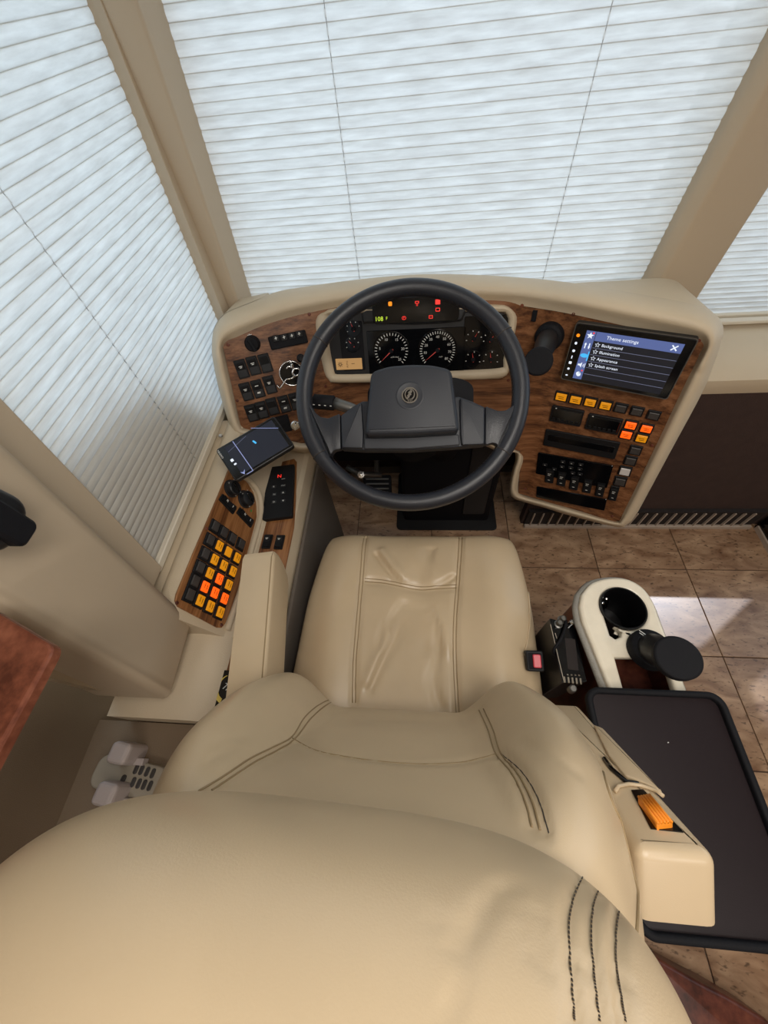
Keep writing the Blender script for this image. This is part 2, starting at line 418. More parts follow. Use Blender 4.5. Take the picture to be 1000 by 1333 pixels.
# ---------------------------------------------------------------- posts
def post(name, pa, pb, plane, poly_off, m):
    """upright post through two traced points a (bottom) and b (top) in a plane; poly_off = plan outline"""
    a = plane(pa); b = plane(pb); d = (b - a) / (b[2] - a[2])
    z0, z1 = .55, CEIL; V = []; F = []; n = len(poly_off)
    for z in (z0, z1):
        c = a + d * (z - a[2])
        for q in poly_off: V.append((c[0] + q[0], c[1] + q[1], z))
    for i in range(n): j = (i + 1) % n; F.append((i, j, n + j, n + i))
    F.append(tuple(range(n))[::-1]); F.append(tuple(n + i for i in range(n)))
    o = mk(name, V, F, m, kind='structure'); autosmooth(o, 30); return o
def roundpoly(p, r, k=5):
    out = []; n = len(p)
    for i in range(n):
        a, b, c = np.array(p[i - 1]), np.array(p[i]), np.array(p[(i + 1) % n]); u1 = unit(a - b); u2 = unit(c - b)
        A = b + u1 * r; Bq = b + u2 * r
        for t in range(k + 1): s = t / k; out.append(tuple((1 - s) ** 2 * A + 2 * s * (1 - s) * b + s * s * Bq))
    return out
# corner post between side blind and windshield blind: inner face, dark return, thin fluted strip
post('trim_1', (327, 392), (206, 0), lambda p: ony(p, BY), roundpoly([(0, .01), (-.004, -.076), (-.058, -.078), (-.13, -.050), (-.13, .06), (0, .06)], .008), M['trim'])
post('trim_2', (285, 415), (117, 0), lambda p: onx(p, BX), roundpoly([(.010, -.012), (.028, -.020), (.030, .02), (-.03, .05), (-.03, -.002)], .003), M['trim'])
# centre post of the windshield
post('trim_3', (833, 383), (999, 62), lambda p: ony(p, BY - .015), roundpoly([(0, 0), (.018, -.028), (.142, -.016), (.150, .09), (0, .09)], .009), M['trim'])
# rear frame of the side window and the padded column behind it
def slab(name, quads, depth, m, kind='structure', b=.006, parent=None):
    P = [np.array(q) for q in quads]; n = unit(np.cross(P[1] - P[0], P[3] - P[0])); 
    if n[0] < 0: n = -n
    f = Frame(P[0], P[1] - P[0], n); return prism(name, [((q - P[0]) @ f.u, (q - P[0]) @ f.v) for q in P], depth, m, f, parent, b, -depth, 4, kind=kind)
a0 = onx((212, 738), -.525); a1 = onx((0, 515), -.525)
d = (a1 - a0) / (a1[2] - a0[2]); top = a0 + d * (CEIL - a0[2])
slab('trim_4', [a0, top, top + np.array([0, -.13, 0]), a0 + np.array([0, -.13, 0])], .06, M['trim'], b=.004)
p1 = onx((256, 806), -.46); p2 = onx((2, 563), -.46); p3 = onx((0, 789), -.46); p4 = onx((226, 910), -.46)
dt = (p2 - p1) / (p2[2] - p1[2]); db = (p3 - p4) / (p3[2] - p4[2])
T1 = p1 + dt * (CEIL - p1[2]); T2 = p4 + db * (CEIL - p4[2])
o = slab('trim_5', [p1, T1, T2, p4], .155, M['trim'], b=.022); autosmooth(o, 50)

# ---------------------------------------------------------------- blinds
def blind_mat(name='pleated_shade_cloth', k=1.0):
    m = bpy.data.materials.new(name); m.use_nodes = True; nt = m.node_tree; nt.nodes.clear()
    out = nt.nodes.new('ShaderNodeOutputMaterial'); tc = nt.nodes.new('ShaderNodeTexCoord'); mp = nt.nodes.new('ShaderNodeMapping'); mp.inputs['Scale'].default_value = (9, 60, 60)
    n = nt.nodes.new('ShaderNodeTexNoise'); n.inputs['Scale'].default_value = 1.6; n.inputs['Detail'].default_value = 8; n.inputs['Roughness'].default_value = .6
    nt.links.new(tc.outputs['Object'], mp.inputs['Vector']); nt.links.new(mp.outputs['Vector'], n.inputs['Vector'])
    mr = nt.nodes.new('ShaderNodeMapRange'); mr.inputs['From Min'].default_value = .3; mr.inputs['From Max'].default_value = .7; mr.inputs['To Min'].default_value = .76; mr.inputs['To Max'].default_value = 1.14
    nt.links.new(n.outputs['Fac'], mr.inputs['Value'])
    cc = nt.nodes.new('ShaderNodeVectorMath'); cc.operation = 'SCALE'; cc.inputs[0].default_value = (.74 * k, .75 * k, .74 * k); nt.links.new(mr.outputs[0], cc.inputs['Scale'])
    t = nt.nodes.new('ShaderNodeBsdfTranslucent'); dd = nt.nodes.new('ShaderNodeBsdfDiffuse'); ms = nt.nodes.new('ShaderNodeMixShader'); ms.inputs[0].default_value = .5
    nt.links.new(cc.outputs[0], t.inputs['Color']); dd.inputs['Color'].default_value = (.80, .76, .69, 1)
    nt.links.new(dd.outputs[0], ms.inputs[1]); nt.links.new(t.outputs[0], ms.inputs[2]); nt.links.new(ms.outputs[0], out.inputs['Surface'])
    return m
M['cloth'] = blind_mat()
M['fold'] = blind_mat('shade_fold_line', .74)
def blind(label, o, u, n, width, z0, z1, lean, cords, pitch=(.0136, .0205)):
    """pleated cloth: frame at the lower left corner; lean = out-of-plane shift per metre of height"""
    root = thing('pleated_blind', label, 'blind', tuple(o), 'pleated blinds over the windows')
    f = Frame(o, u, n); hgt = z1 - z0; V = []; F = []; ys = [0.]
    while ys[-1] < hgt: ys.append(ys[-1] + pitch[0] + (pitch[1] - pitch[0]) * min(1, max(0, (z0 + ys[-1] - .75) / .5)))
    N = len(ys) - 1; hgt = ys[-1]
    prof = [(0, 0), (.12, .0014), (.38, .0027), (.62, .0027), (.88, .0014)]
    rows = []
    for k in range(N):
        for a, h in prof: rows.append((ys[k] + a * (ys[k + 1] - ys[k]), h))
    rows.append((ys[N], 0))
    cols = 2
    for y, h in rows:
        for i in range(cols): V.append((width * i / (cols - 1), y, h - .003 + lean * y))
    cl = mk('cloth', V, grid_faces(cols, len(rows)), M['cloth'], root, True, f)
    cl.data.set_sharp_from_angle(angle=math.radians(35))
    segs = []
    V2 = []; F2 = []
    for k in range(N + 1):
        y = ys[k]; hh = -.0029 + lean * y; q = len(V2)
        V2 += [(0, y - .0010, hh), (width, y - .0010, hh), (width, y + .0010, hh), (0, y + .0010, hh)]; F2.append((q, q + 1, q + 2, q + 3))
    mk('fold_lines', V2, F2, M['fold'], root, frame=f, kind='stuff')
    mk('bottom_rail', *prism_data(rrect(width, .018, .004), .016, .002, -.008), M['frame'], root, frame=f.shift(width / 2, -.010))
    for t in cords:
        tube('cord', [f.at(width * t[0], 0, -.0015), f.at(width * t[1], hgt, -.0015 + lean * hgt)], .0008, M['cord'], root, 6)
    return root
lx = onx((330, 395), BX)
wl = ony((318, 392), BY)[0]; wr = ony((845, 384), BY)[0]
blind('large pleated blind over the windshield behind the steering wheel', (wl - .02, BY + .012, .70), (1, 0, 0), (0, -1, 0), wr - wl + .08, .70, 1.84, 0, [tuple((ony(q, BY)[0] - wl + .02) / (wr - wl + .08) for q in ((467, 358), (418, 0))), tuple((ony(q, BY)[0] - wl + .02) / (wr - wl + .08) for q in ((710, 358), (803, 0)))])
blind('side window pleated blind beside the driver, sunlit above and shaded below', (BX, .31, .682), (0, 1, 0), (1, 0, 0), .715, .682, 1.84, 0, [(.40, .40)], (.0150, .0175))
blind('narrow strip of pleated blind right of the centre post', (.705, BY + .012, .705), (1, 0, 0), (0, -1, 0), 1.26 - .56, .705, 1.84, 0, [(.5, .5)])
box('trim_6', (1.95, 1.06, .6), (XR, YF, CEIL), M['trim'], None, .01, kind='structure')

# ================================================================ DASHBOARD
def sp(x, k=.045): return k * math.log1p(math.exp(max(-60, min(60, x / k))))
def sstep(x, a, b): t = min(1, max(0, (x - a) / (b - a))); return t * t * (3 - 2 * t)
def dash_y(X, z):
    g = .885 - .357 * sp(-X - .185, .03) - .526 * sp(X - .215, .03)
    t = .5 - .10 * sstep(X, -.30, -.19) - .27 * sstep(X, .19, .34)
    return g + t * (z - .80)
def dash(p):
    r = ray(*p); a, b = .3, 1.8
    for _ in range(50):
        m = (a + b) / 2; q = O3 + r * m
        if q[1] < dash_y(q[0], q[2]): a = m
        else: b = m
    return O3 + r * a
def dash_n(q):
    e = 1e-3; gx = (dash_y(q[0] + e, q[2]) - dash_y(q[0] - e, q[2])) / (2 * e); gz = (dash_y(q[0], q[2] + e) - dash_y(q[0], q[2] - e)) / (2 * e)
    return unit((gx, -1, gz))
def dframe(p, slope=None):
    """frame on the dash face at pixel p whose u axis runs along a row of the given picture slope"""
    q = dash(p); n = dash_n(q)
    if slope is None: return Frame(q, (1, 0, 0), n)
    f = Frame(q, (1, 0, 0), n); q2 = f.hit((p[0] + 8, p[1] + 8 * slope)); return Frame(q, q2 - q, n)
DB = thing('dashboard', 'walnut faced dashboard with padded tan rim wrapping around the steering wheel', 'dashboard', (0, .95, 0))
cols = [((290, 449), (313, 553)), ((297, 440), (317, 557)), ((308, 434), (324, 560)), ((333, 423), (345, 566)), ((364, 412), (368, 572)), ((396, 404), (392, 577)), ((444, 395), (440, 571)), ((545, 386), (545, 564)), ((628, 387), (620, 568)),
        ((660, 388), (662, 582)), ((676, 389), (678, 588)), ((690, 391), (675, 642)), ((720, 395), (692, 647)), ((748, 400), (712, 653)), ((820, 415), (758, 666)), ((880, 428), (785, 675)), ((908, 435), (800, 679)), ((918, 447), (807, 678))]
PT = []
for k in range(len(cols) - 1):
    (t0, b0), (t1, b1) = cols[k], cols[k + 1]
    L = max(1, int(max(abs(t1[0] - t0[0]), 4) / 6))
    for i in range(L): s = i / L; PT.append(((t0[0] + (t1[0] - t0[0]) * s, t0[1] + (t1[1] - t0[1]) * s), (b0[0] + (b1[0] - b0[0]) * s, b0[1] + (b1[1] - b0[1]) * s)))
PT.append(cols[-1]); NV = 28; V = []
for j in range(NV):
    for t, b in PT: s = j / (NV - 1); V.append(dash((t[0] + (b[0] - t[0]) * s, t[1] + (b[1] - t[1]) * s)))
n0 = len(PT); F = grid_faces(n0, NV)
bd = [i for i in range(n0)] + [(j * n0 + n0 - 1) for j in range(1, NV)] + [(NV - 1) * n0 + i for i in range(n0 - 2, -1, -1)] + [j * n0 for j in range(NV - 2, 0, -1)]
q = len(V); V += [V[i] + np.array([0, .02, 0]) for i in bd]
for k in range(len(bd)): j = (k + 1) % len(bd); F.append((bd[k], bd[j], q + j, q + k))
autosmooth(mk('wood_panel', V, F, M['walnut'], DB, True), 50)
# padded rim: inner edge -> outer silhouette pairs, going round
rim = [((312, 553), (303, 563)), ((300, 508), (286, 511)), ((291, 466), (277, 468)), ((289, 452), (276, 444)), ((294, 442), (280, 424)), ((306, 435), (294, 407)), ((333, 423), (322, 395)), ((364, 412), (360, 380)), ((396, 404), (392, 374)), ((444, 395), (440, 367)),
       ((495, 389), (492, 361)), ((545, 386), (545, 357)), ((600, 386), (600, 357)), ((640, 387), (645, 359)), ((676, 389), (700, 363)), ((712, 394), (735, 367)), ((748, 400), (770, 372)), ((820, 415), (840, 384)), ((880, 428), (890, 393)), ((905, 434), (920, 402)), ((917, 440), (938, 416)),
       ((920, 450), (942, 432)), ((915, 463), (938, 450)), ((905, 480), (928, 478)), ((892, 505), (914, 512)), ((856, 580), (873, 588)), ((830, 634), (845, 640)), ((813, 668), (827, 672)), ((808, 677), (816, 683)), ((799, 679), (803, 686)), ((748, 664), (745, 672)), ((712, 654), (709, 661)), ((682, 646), (677, 652)),
       ((674, 641), (666, 646)), ((672, 632), (663, 634)), ((676, 613), (667, 612)), ((680, 600), (671, 598)), ((678, 591), (669, 588)), ((662, 583), (656, 591)), ((620, 568), (618, 577)), ((545, 564), (545, 573)), ((440, 571), (440, 580)), ((400, 578), (396, 589)), ((368, 572), (364, 582)), ((345, 566), (340, 576)), ((324, 560), (318, 571))]
m = len(rim); RI = []; RO = []
for k in range(m):
    for i in range(5):
        t = i / 5; a, b, c, e = (rim[(k + d) % m] for d in (-1, 0, 1, 2)); res = []
        for w in (0, 1):
            A, B, Cc, E = (np.array(x[w], float) for x in (a, b, c, e))
            res.append(.5 * (2 * B + (Cc - A) * t + (2 * A - 5 * B + 4 * Cc - E) * t * t + (3 * B - A - 3 * Cc + E) * t ** 3))
        RI.append(res[0]); RO.append(res[1])
prof = [(-.30, .012), (0, -.004), (.10, -.012), (.28, -.020), (.50, -.020), (.70, -.012), (.86, .004), (.96, .024), (1.0, .050), (.98, .075), (.95, .10)]
V = []
for a, b in zip(RI, RO):
    q0 = dash(a); q1 = dash(b); d0 = np.linalg.norm((q0 - O3) / ray(*a)); d0 = (q0 - O3)[1] / ray(*a)[1]
    top = sstep(a[1], 520, 440)
    for t, off in prof:
        if b[0] < 340: off = min(off, .026 + .012 * t)
        pp = a + (b - a) * t; sc = .8 if top < .5 else 1
        r = ray(*pp); V.append(O3 + r * (d0 + off * sc))
n1 = len(prof); F = []
K = len(RI)
for k in range(K):
    for j in range(n1 - 1): a = k * n1 + j; b = ((k + 1) % K) * n1 + j; F.append((a, b, b + 1, a + 1))
mk('padded_rim', V, F, M['vinyl'], DB, True)
# dash top running forward to the windshield and closed box underneath
V = []; 
edge = [k for k in range(K) if RO[k][1] < 470 and 278 < RO[k][0] < 941]
for k in edge:
    p = V0 = np.array([0., 0, 0]); r = ray(*(RI[k] + (RO[k] - RI[k]) * .99)); q0 = dash(RI[k]); d0 = (q0 - O3)[1] / ray(*RI[k])[1]
    a = O3 + r * (d0 + (.03 if RO[k][0] < 340 else .06)); V += [a, np.array([a[0], max(a[1] + .02, 1.0), a[2] - .02]), np.array([a[0], 1.065, min(a[2] - .03, .80)]), np.array([a[0], 1.065, .72])]
F = []
for k in range(len(edge) - 1):
    for j in range(3): F.append((k * 4 + j, k * 4 + 4 + j, k * 4 + 5 + j, k * 4 + 1 + j))
mk('dash_top', V, F, M['vinyl'], DB, True)

SL_L, SL_R = -.247, .192
screw_prof = [(.0038, 0), (.0038, .0012), (.0030, .0020), (.0012, .0022), (.0010, .0012)]
for p in [(297, 449), (402.7, 409), (309, 521.6), (424, 502.7), (680, 397.5), (747, 408), (849, 580), (662, 495), (910, 443), (797, 672), (684, 636)]:
    lathe('screw', dframe(p), screw_prof, M['cherry'], DB, 12)
# --- left switch bank
def dsize(f, wpx, hpx): a, b = f.px(); return wpx / a, hpx / b
def rocker_parts(f, w, h, par, mark=None, n='rocker_switch'):
    o = plate(n, f, w, h, .004, .002, M['switch'], par, b=.001)
    V = []; ww, hh = w * .74, h * .80
    ys = [(-hh / 2, .004), (-hh / 2, .0085), (-hh * .05, .0058), (hh * .42, .0100), (hh / 2, .0085), (hh / 2, .004)]
    for y, z in ys:
        for x in (-ww / 2, ww / 2): V.append((x, y, z))
    c = mk('rocker_cap', V, grid_faces(2, 6) + [(0, 2, 4, 6, 8, 10), (1, 3, 5, 7, 9, 11)], M['switch'], o, frame=f)
    if mark: mark(f, w, h, o)
    return o
def mk_icon(f, w, h, o): strokes('icon', [(-w * .16, h * .16, w * .16, h * .16), (-w * .1, h * .09, w * .1, h * .09)], f, M['print'], o, .0016, .0092, kind='stuff')
def mk_two(f, w, h, o): strokes('icon', [(-w * .16, h * .2, w * .16, h * .2), (-w * .16, -h * .2, w * .12, -h * .22), (-w * .12, -h * .16, w * .16, -h * .16)], f, M['print'], o, .0018, .0093, kind='stuff')
lw, lh = dsize(dframe((330, 476), SL_L), 14.6, 25.5)
rows = [[((315, 480.3), mk_icon), ((330.3, 476), mk_icon), ((345.6, 472.7), None)], [((321, 509.7), mk_icon), ((336, 506), mk_two), ((351.5, 500.7), mk_icon)],
        [((327.8, 537.4), mk_icon), ((341.4, 533.6), mk_icon), ((355, 529), None), ((370.4, 525.9), mk_two), ((384.5, 522.3), mk_icon)]]
for r_ in rows:
    for p, mkf in r_: rocker_parts(dframe(p, SL_L), lw, lh, DB, mkf)
f = dframe((367, 552), SL_L); plate('blank_cover', f, *dsize(f, 22, 22), .006, .002, M['soft'], DB)
# headlamp knob
f = dframe((328.8, 447), SL_L); rr = dsize(f, 9.6, 0)[0]
o = lathe('headlamp_knob', f, [(rr * 1.05, 0), (rr * 1.05, .004), (rr * .9, .006), (rr * .84, .020), (rr * .76, .023), (.001, .023)], M['soft'], DB, 28); autosmooth(o)
plate('grip', f.rot(12), rr * .42, rr * 1.9, .012, rr * .15, M['soft'], o, b=.002, z0=.020)
strokes('icon', [(0, rr * .9, 0, rr * 1.25), (-rr * .3, rr * 1.1, rr * .3, rr * 1.1)], f, M['print'], o, .0012, .0003)
# four button strip
f = dframe((375.3, 442.3), -.212); W4, H4 = dsize(f, 49, 17.5)
o = plate('button_strip', f, W4, H4, .009, .003, M['soft'], DB, b=.002)
for k, p in enumerate([(359.2, 440.6), (369.8, 439.1), (380, 437.1), (389.6, 434.7)]):
    fb = f.moved(p, .009); b = plate('push_button', fb, *dsize(f, 8, 8.5), .003, .001, M['switch'], o)
for k, p in enumerate([(359.2, 440.6), (369.8, 439.1), (380, 437.1), (389.6, 434.7)]):
    fb = f.moved(p, .0122); strokes('icon', [(-.003, 0, .003, .001), (-.001, .003, .001, .003), (0, -.003, 0, .003)], fb, M['print'], o, .0014)
# round ornament with chrome figure, small knob, key switch
f = dframe((379.6, 485.6), SL_L); rr = dsize(f, 15.8, 0)[0]
o = lathe('round_medallion', f, [(rr, 0), (rr, .006), (rr * .97, .0075), (rr * .90, .0075), (rr * .88, .005), (.001, .005)], M['gloss'], DB, 40)
V, F = tube_data([f.at(rr * .95 * math.cos(a), rr * .95 * math.sin(a), .0072) for a in np.linspace(0, 2 * math.pi, 41)[:-1]], .0016, 6, True)
mk('chrome_ring', V, F, M['chrome'], o, True)
hp = lambda p, h=.012: f.hit(p, h)
limb = lambda pts, r: tube_data(smoothpath([hp(p) for p in pts], 8), r, 6)
V, F = join([limb([(383, 480), (381, 485), (384, 491)], .0036), limb([(384, 490), (379, 492.5), (372.4, 494)], .0024), limb([(372.4, 494), (368.5, 500), (364.6, 505.6)], .0020), limb([(364.6, 505.6), (362.5, 504), (361, 501.5)], .0018),
             limb([(384, 490), (388, 488), (391, 489)], .0024), limb([(382, 480), (376, 477), (373, 480)], .0022), limb([(382, 480), (388, 480), (391, 483)], .0022), limb([(381, 479), (380.5, 476), (380, 473.5)], .0040), limb([(377, 472), (380, 471), (376, 469.5)], .0016)])
mk('chrome_figure', V, F, M['chrome'], o, True, label='small chrome figure across the black disc')
f = dframe((391.6, 466), SL_L); o = lathe('small_knob', f, [(.010, 0), (.010, .004), (.007, .006), (.0065, .018), (.004, .020), (.001, .020)], M['switch'], DB, 20)
f = dframe((384.4, 553), SL_L); o = lathe('ignition_switch', f, [(.012, 0), (.012, .006), (.0095, .008), (.0085, .008), (.008, .006), (.001, .006)], M['chrome'], DB, 24)
plate('key_blade', f.rot(70), .017, .004, .020, .001, M['chrome'], o, z0=.004)

# --- switches on the passenger side of the face
def cap(p, m, marks=True, wpx=14.3, hpx=9.2, name='push_switch'):
    f = dframe(p, SL_R); a, b = dsize(f, wpx + 3.2, hpx + 3.6)
    o = plate(name, f, a, b, .004, .0012, M['switch'], DB, b=.0008); a, b = dsize(f, wpx, hpx)
    plate('switch_cap', f, a * .94, b * .94, .004, .001, m, o, b=.001, z0=.0035)
    if marks: strokes('print', [(-a * .28, b * .1, a * .24, b * .1), (-a * .2, -b * .14, a * .28, -b * .14)], f, M['print_dark'], o, .0014, .0077, kind='stuff')
    return o
for k, p in enumerate([(731.4, 515.5), (750, 519.4), (769, 522.8), (788.8, 527), (808.4, 530.6), (829.4, 534.8), (851, 540)]): cap(p, M['amber'] if k < 4 else M['key_dark'], k < 4)
for k, p in enumerate([(821.6, 552.5), (842, 557), (815.7, 564.8), (835.8, 569.6)]): cap(p, M['orange'] if k < 3 else M['amber'])
for k, p in enumerate([(827.4, 585.5), (821, 599), (814, 612.7), (807.6, 626)]): cap(p, M['white'] if k == 2 else M['key_dark'], False, 13.5, 9)
def slot(name, p, wpx, hpx, m, d=.004):
    f = dframe(p, SL_R); a, b = dsize(f, wpx, hpx); return plate(name, f, a, b, d, .003, m, DB, b=.001), f, a, b
for p, wpx in (((737.8, 540.5), 42), ((786, 551), 45)):
    o, f, a, b = slot('display_module', p, wpx, 21, M['switch'], .006)
    plate('display_glass', f, a * .9, b * .72, .001, .001, M['gloss'], o, z0=.0058); plate('status_light', f.shift(-a * .36, b * .38), .0035, .003, .001, .0005, M['print'], o, z0=.0058)
    for k in range(6): plate('key', f.shift(-a * .36 + a * .145 * k, -b * .28), a * .10, b * .16, .0012, .0005, M['switch'], o, z0=.0062)
o, f, a, b = slot('disc_player', (755, 577), 97, 22, M['switch'], .005)
plate('disc_slot', f.shift(0, b * .05), a * .9, b * .35, .001, .001, M['gloss'], o, z0=.005)
o, f, a, b = slot('radio_panel', (745, 611), 97, 29, M['gloss'], .004)
for k, (x, y) in enumerate([(-.14, .30), (-.02, .31), (.10, .32), (-.14, .08), (-.02, .10), (.10, .12), (-.24, -.1), (.02, -.12), (.12, -.1), (-.38, .02)]):
    plate('radio_key', f.shift(a * x, b * y), a * .065, b * .12, .002, .001, M['switch'], o, z0=.004)
    strokes('print', [(-.0018, 0, .0018, 0)], f.shift(a * x, b * y), M['print'], o, .0014, .0063)
def mk_r(f, w, h, o): strokes('icon', [(-w * .18, h * .22, w * .18, h * .22), (-w * .18, h * .12, w * .1, h * .12), (-w * .1, -h * .2, w * .16, -h * .2)], f, M['print'], o, .0017, .0096, kind='stuff')
for p in [(716, 618.5), (731.6, 622.5), (748, 627.6), (765, 631.6), (781.8, 636.4), (799, 641.6)]:
    f = dframe(p, SL_R); rocker_parts(f.rot(0), *dsize(f, 11.5, 19), DB, mk_r)
slot('storage_slot', (741.8, 648), 92, 14.5, M['gloss'], .003)
f = dframe((696, 411), .1); plate('sensor_tab', f, *dsize(f, 6, 15), .004, .001, M['soft'], DB)
f = dframe((857, 424), .16)
strokes('scratch', [(-.012, 0, .004, .001), (.008, -.0005, .014, -.0008)], f, M['print'], DB, .0009, .0)
# seven inch label strip: tan bezel around the instruments
cf = dframe((545, 447)); cf = Frame(cf.at(0, 0, .012), cf.u, cf.n)
def cuv(p, h=0): return cf.uv(p, h)
def looppx(pts, h=0, n=None):
    return [cuv(p, h) for p in pts]
outer = [(421, 407), (440, 402), (545, 398), (650, 398), (664, 401), (673, 410), (674, 422), (668, 455), (664, 484), (656, 493), (640, 495), (545, 498), (440, 500), (427, 496), (420, 484), (414, 455), (409, 424), (412, 412)]
inner = [(432, 414), (440, 409), (545, 407), (648, 407), (660, 411), (662, 424), (658, 455), (654, 474), (646, 480), (545, 485), (444, 488), (436, 484), (432, 470), (428, 440)]
def roundloop(P, n=72):
    Q = [np.array(p) for p in P]; Q = Q + [Q[0]]; out = []; m_ = len(P)
    for i in range(n):
        t = i / n * m_; k = int(t); g = t - k; a, b, c, d = (np.array(P[(k + s) % m_]) for s in (-1, 0, 1, 2))
        out.append(tuple(.5 * (2 * b + (c - a) * g + (2 * a - 5 * b + 4 * c - d) * g * g + (3 * b - a - 3 * c + d) * g ** 3)))
    return out
def ring_loft(name, A, B, frame, prof, m, parent):
    """profile (t, h) swept between loop A (outside) and loop B (inside)"""
    V = []; n = len(A); F = []
    for a, b in zip(A, B):
        for t, h in prof: V.append((a[0] + (b[0] - a[0]) * t, a[1] + (b[1] - a[1]) * t, h))
    k = len(prof)
    for i in range(n):
        for j in range(k - 1): p = i * k + j; q = ((i + 1) % n) * k + j; F.append((p, q, q + 1, p + 1))
    return autosmooth(mk(name, V, F, m, parent, True, frame), 50)
def resample(P, n):
    P = [np.array(p) for p in P] + [np.array(P[0])]; L = [0]
    for a, b in zip(P, P[1:]): L.append(L[-1] + np.linalg.norm(b - a))
    out = []
    for i in range(n):
        s = L[-1] * i / n; k = max(j for j in range(len(P) - 1) if L[j] <= s); out.append(tuple(P[k] + (P[k + 1] - P[k]) * ((s - L[k]) / max(1e-9, L[k + 1] - L[k]))))
    return out
A = resample(roundloop(looppx(outer, .015), 90), 120); Bp = resample(roundloop(looppx(inner, .012), 90), 120)
def align(A, B):
    c = np.mean(B, 0); ang = lambda p, c: math.atan2(p[1] - c[1], p[0] - c[0])
    cA = np.mean(A, 0); out = []
    for a in A: out.append(min(B, key=lambda b: abs(math.remainder(ang(b, c) - ang(a, cA), 2 * math.pi))))
    return out
Bq = [min(Bp, key=lambda b: (b[0] - a[0]) ** 2 + (b[1] - a[1]) ** 2) for a in A]
ring_loft('cluster_surround', A, Bq, cf, [(0, -.03), (0, .004), (.12, .012), (.4, .0165), (.75, .015), (.95, .009), (1, .002), (1, -.01)], M['vinyl'], DB)

# ================================================================ INSTRUMENT CLUSTER
IC = thing('instrument_cluster', 'black instrument cluster with round gauges and lit warning lamps behind the wheel', 'gauges', tuple(cf.at(0, 0, 0)))
body = prism('cluster_housing', resample(roundloop(looppx(inner, .004), 90), 60), .012, M['black'], cf, IC, z0=-.007)
def crect(x0, y0, x1, y1, h): a = cuv((x0, y0), h); b = cuv((x1, y1), h); return cf.shift((a[0] + b[0]) / 2, (a[1] + b[1]) / 2), abs(b[0] - a[0]), abs(b[1] - a[1])
f, a, b = crect(477, 431, 604, 483, .006); plate('gauge_plate', f, a, b, .0015, .002, M['gloss'], IC, z0=.0045)
f, a, b = crect(440, 419, 476, 482, .006); plate('gauge_plate', f, a, b, .0015, .004, M['soft'], IC, z0=.0045)
f, a, b = crect(605, 412, 655, 480, .006); plate('gauge_plate', f, a, b, .0015, .004, M['gloss'], IC, z0=.0045)
def gauge(c, rpx, a0, a1, ticks, nums, needle, name, numsize=.010, sub=None):
    u = cuv(c, .0065); f = cf.shift(*u); R = rpx / cf.px()[0]
    o = lathe(name, f, [(R * 1.1, .0055), (R * 1.1, .0062), (R * 1.06, .0066), (.001, .0064)], M['gloss'], IC, 40)
    S = []
    for k in range(ticks + 1):
        a = math.radians(a0 + (a1 - a0) * k / ticks); S.append((R * .86 * math.cos(a), R * .86 * math.sin(a), R * math.cos(a), R * math.sin(a)))
    strokes('tick_marks', S, f, M['print'], o, .0017, .0066, kind='stuff')
    for k, s in enumerate(nums):
        if not s: continue
        a = math.radians(a0 + (a1 - a0) * k / (len(nums) - 1)); text(s, f.shift(R * .70 * math.cos(a), R * .70 * math.sin(a)), numsize, M['print'], o, z0=.0066)
    if sub: text(sub, f.shift(R * .2, -R * .35), numsize * .55, M['print'], o, z0=.0066)
    a = math.radians(needle); V = [(-.0013 * math.sin(a) - .006 * math.cos(a), .0013 * math.cos(a) - .006 * math.sin(a), .008), (.0013 * math.sin(a) - .006 * math.cos(a), -.0013 * math.cos(a) - .006 * math.sin(a), .008), (R * .9 * math.cos(a), R * .9 * math.sin(a), .0078), (-.0013 * math.sin(a) - .006 * math.cos(a), .0013 * math.cos(a) - .006 * math.sin(a), .0095)]
    mk('needle', V, [(0, 1, 2), (0, 2, 3), (1, 2, 3), (0, 1, 3)], M['needle'], o, frame=f)
    lathe('hub_cap', f, [(.005, .0064), (.005, .010), (.004, .011), (.0005, .011)], M['soft'], o, 16)
gauge((509.5, 457), 22, 220, -45, 25, ['', '5', '10', '15', '20', '25'], 222, 'tachometer', .0085, 'x100 r/min')
gauge((569.5, 456), 23, 222, -42, 32, ['', '10', '20', '30', '40', '50', '60', '70', '80'], 219, 'speedometer', .0085, 'mph')
for c in ((460, 428), (459, 449)): gauge(c, 9, 200, 20, 4, ['', ''], 110 if c[1] < 440 else 130, 'small_gauge')
for c in ((617, 441), (639.5, 442), (616, 468), (639, 468)): gauge(c, 10, 190, 10 if c[1] < 450 else -20, 4, ['', ''], 100 if c[1] > 450 else 60, 'small_gauge')
f, a, b = crect(436.5, 467.5, 472, 480.5, .008); o = plate('message_display', f, a, b, .003, .001, M['lcd'], IC, z0=.005)
g = f.shift(-a * .33, 0)
strokes('icon', [(.004 * math.cos(t), .004 * math.sin(t), .0065 * math.cos(t), .0065 * math.sin(t)) for t in np.linspace(0, 2 * math.pi, 9)[:-1]] + [(.003 * math.cos(t), .003 * math.sin(t), .003 * math.cos(t + .8), .003 * math.sin(t + .8)) for t in np.linspace(0, 2 * math.pi, 9)[:-1]], g, M['print_dark'], o, .0014, .008)
text('AUTO', f.shift(-a * .06, 0).rot(90), .006, M['print_dark'], o, z0=.008)
strokes('print', [(a * .1, .001, a * .22, .001)], f, M['print_dark'], o, .0012, .008)
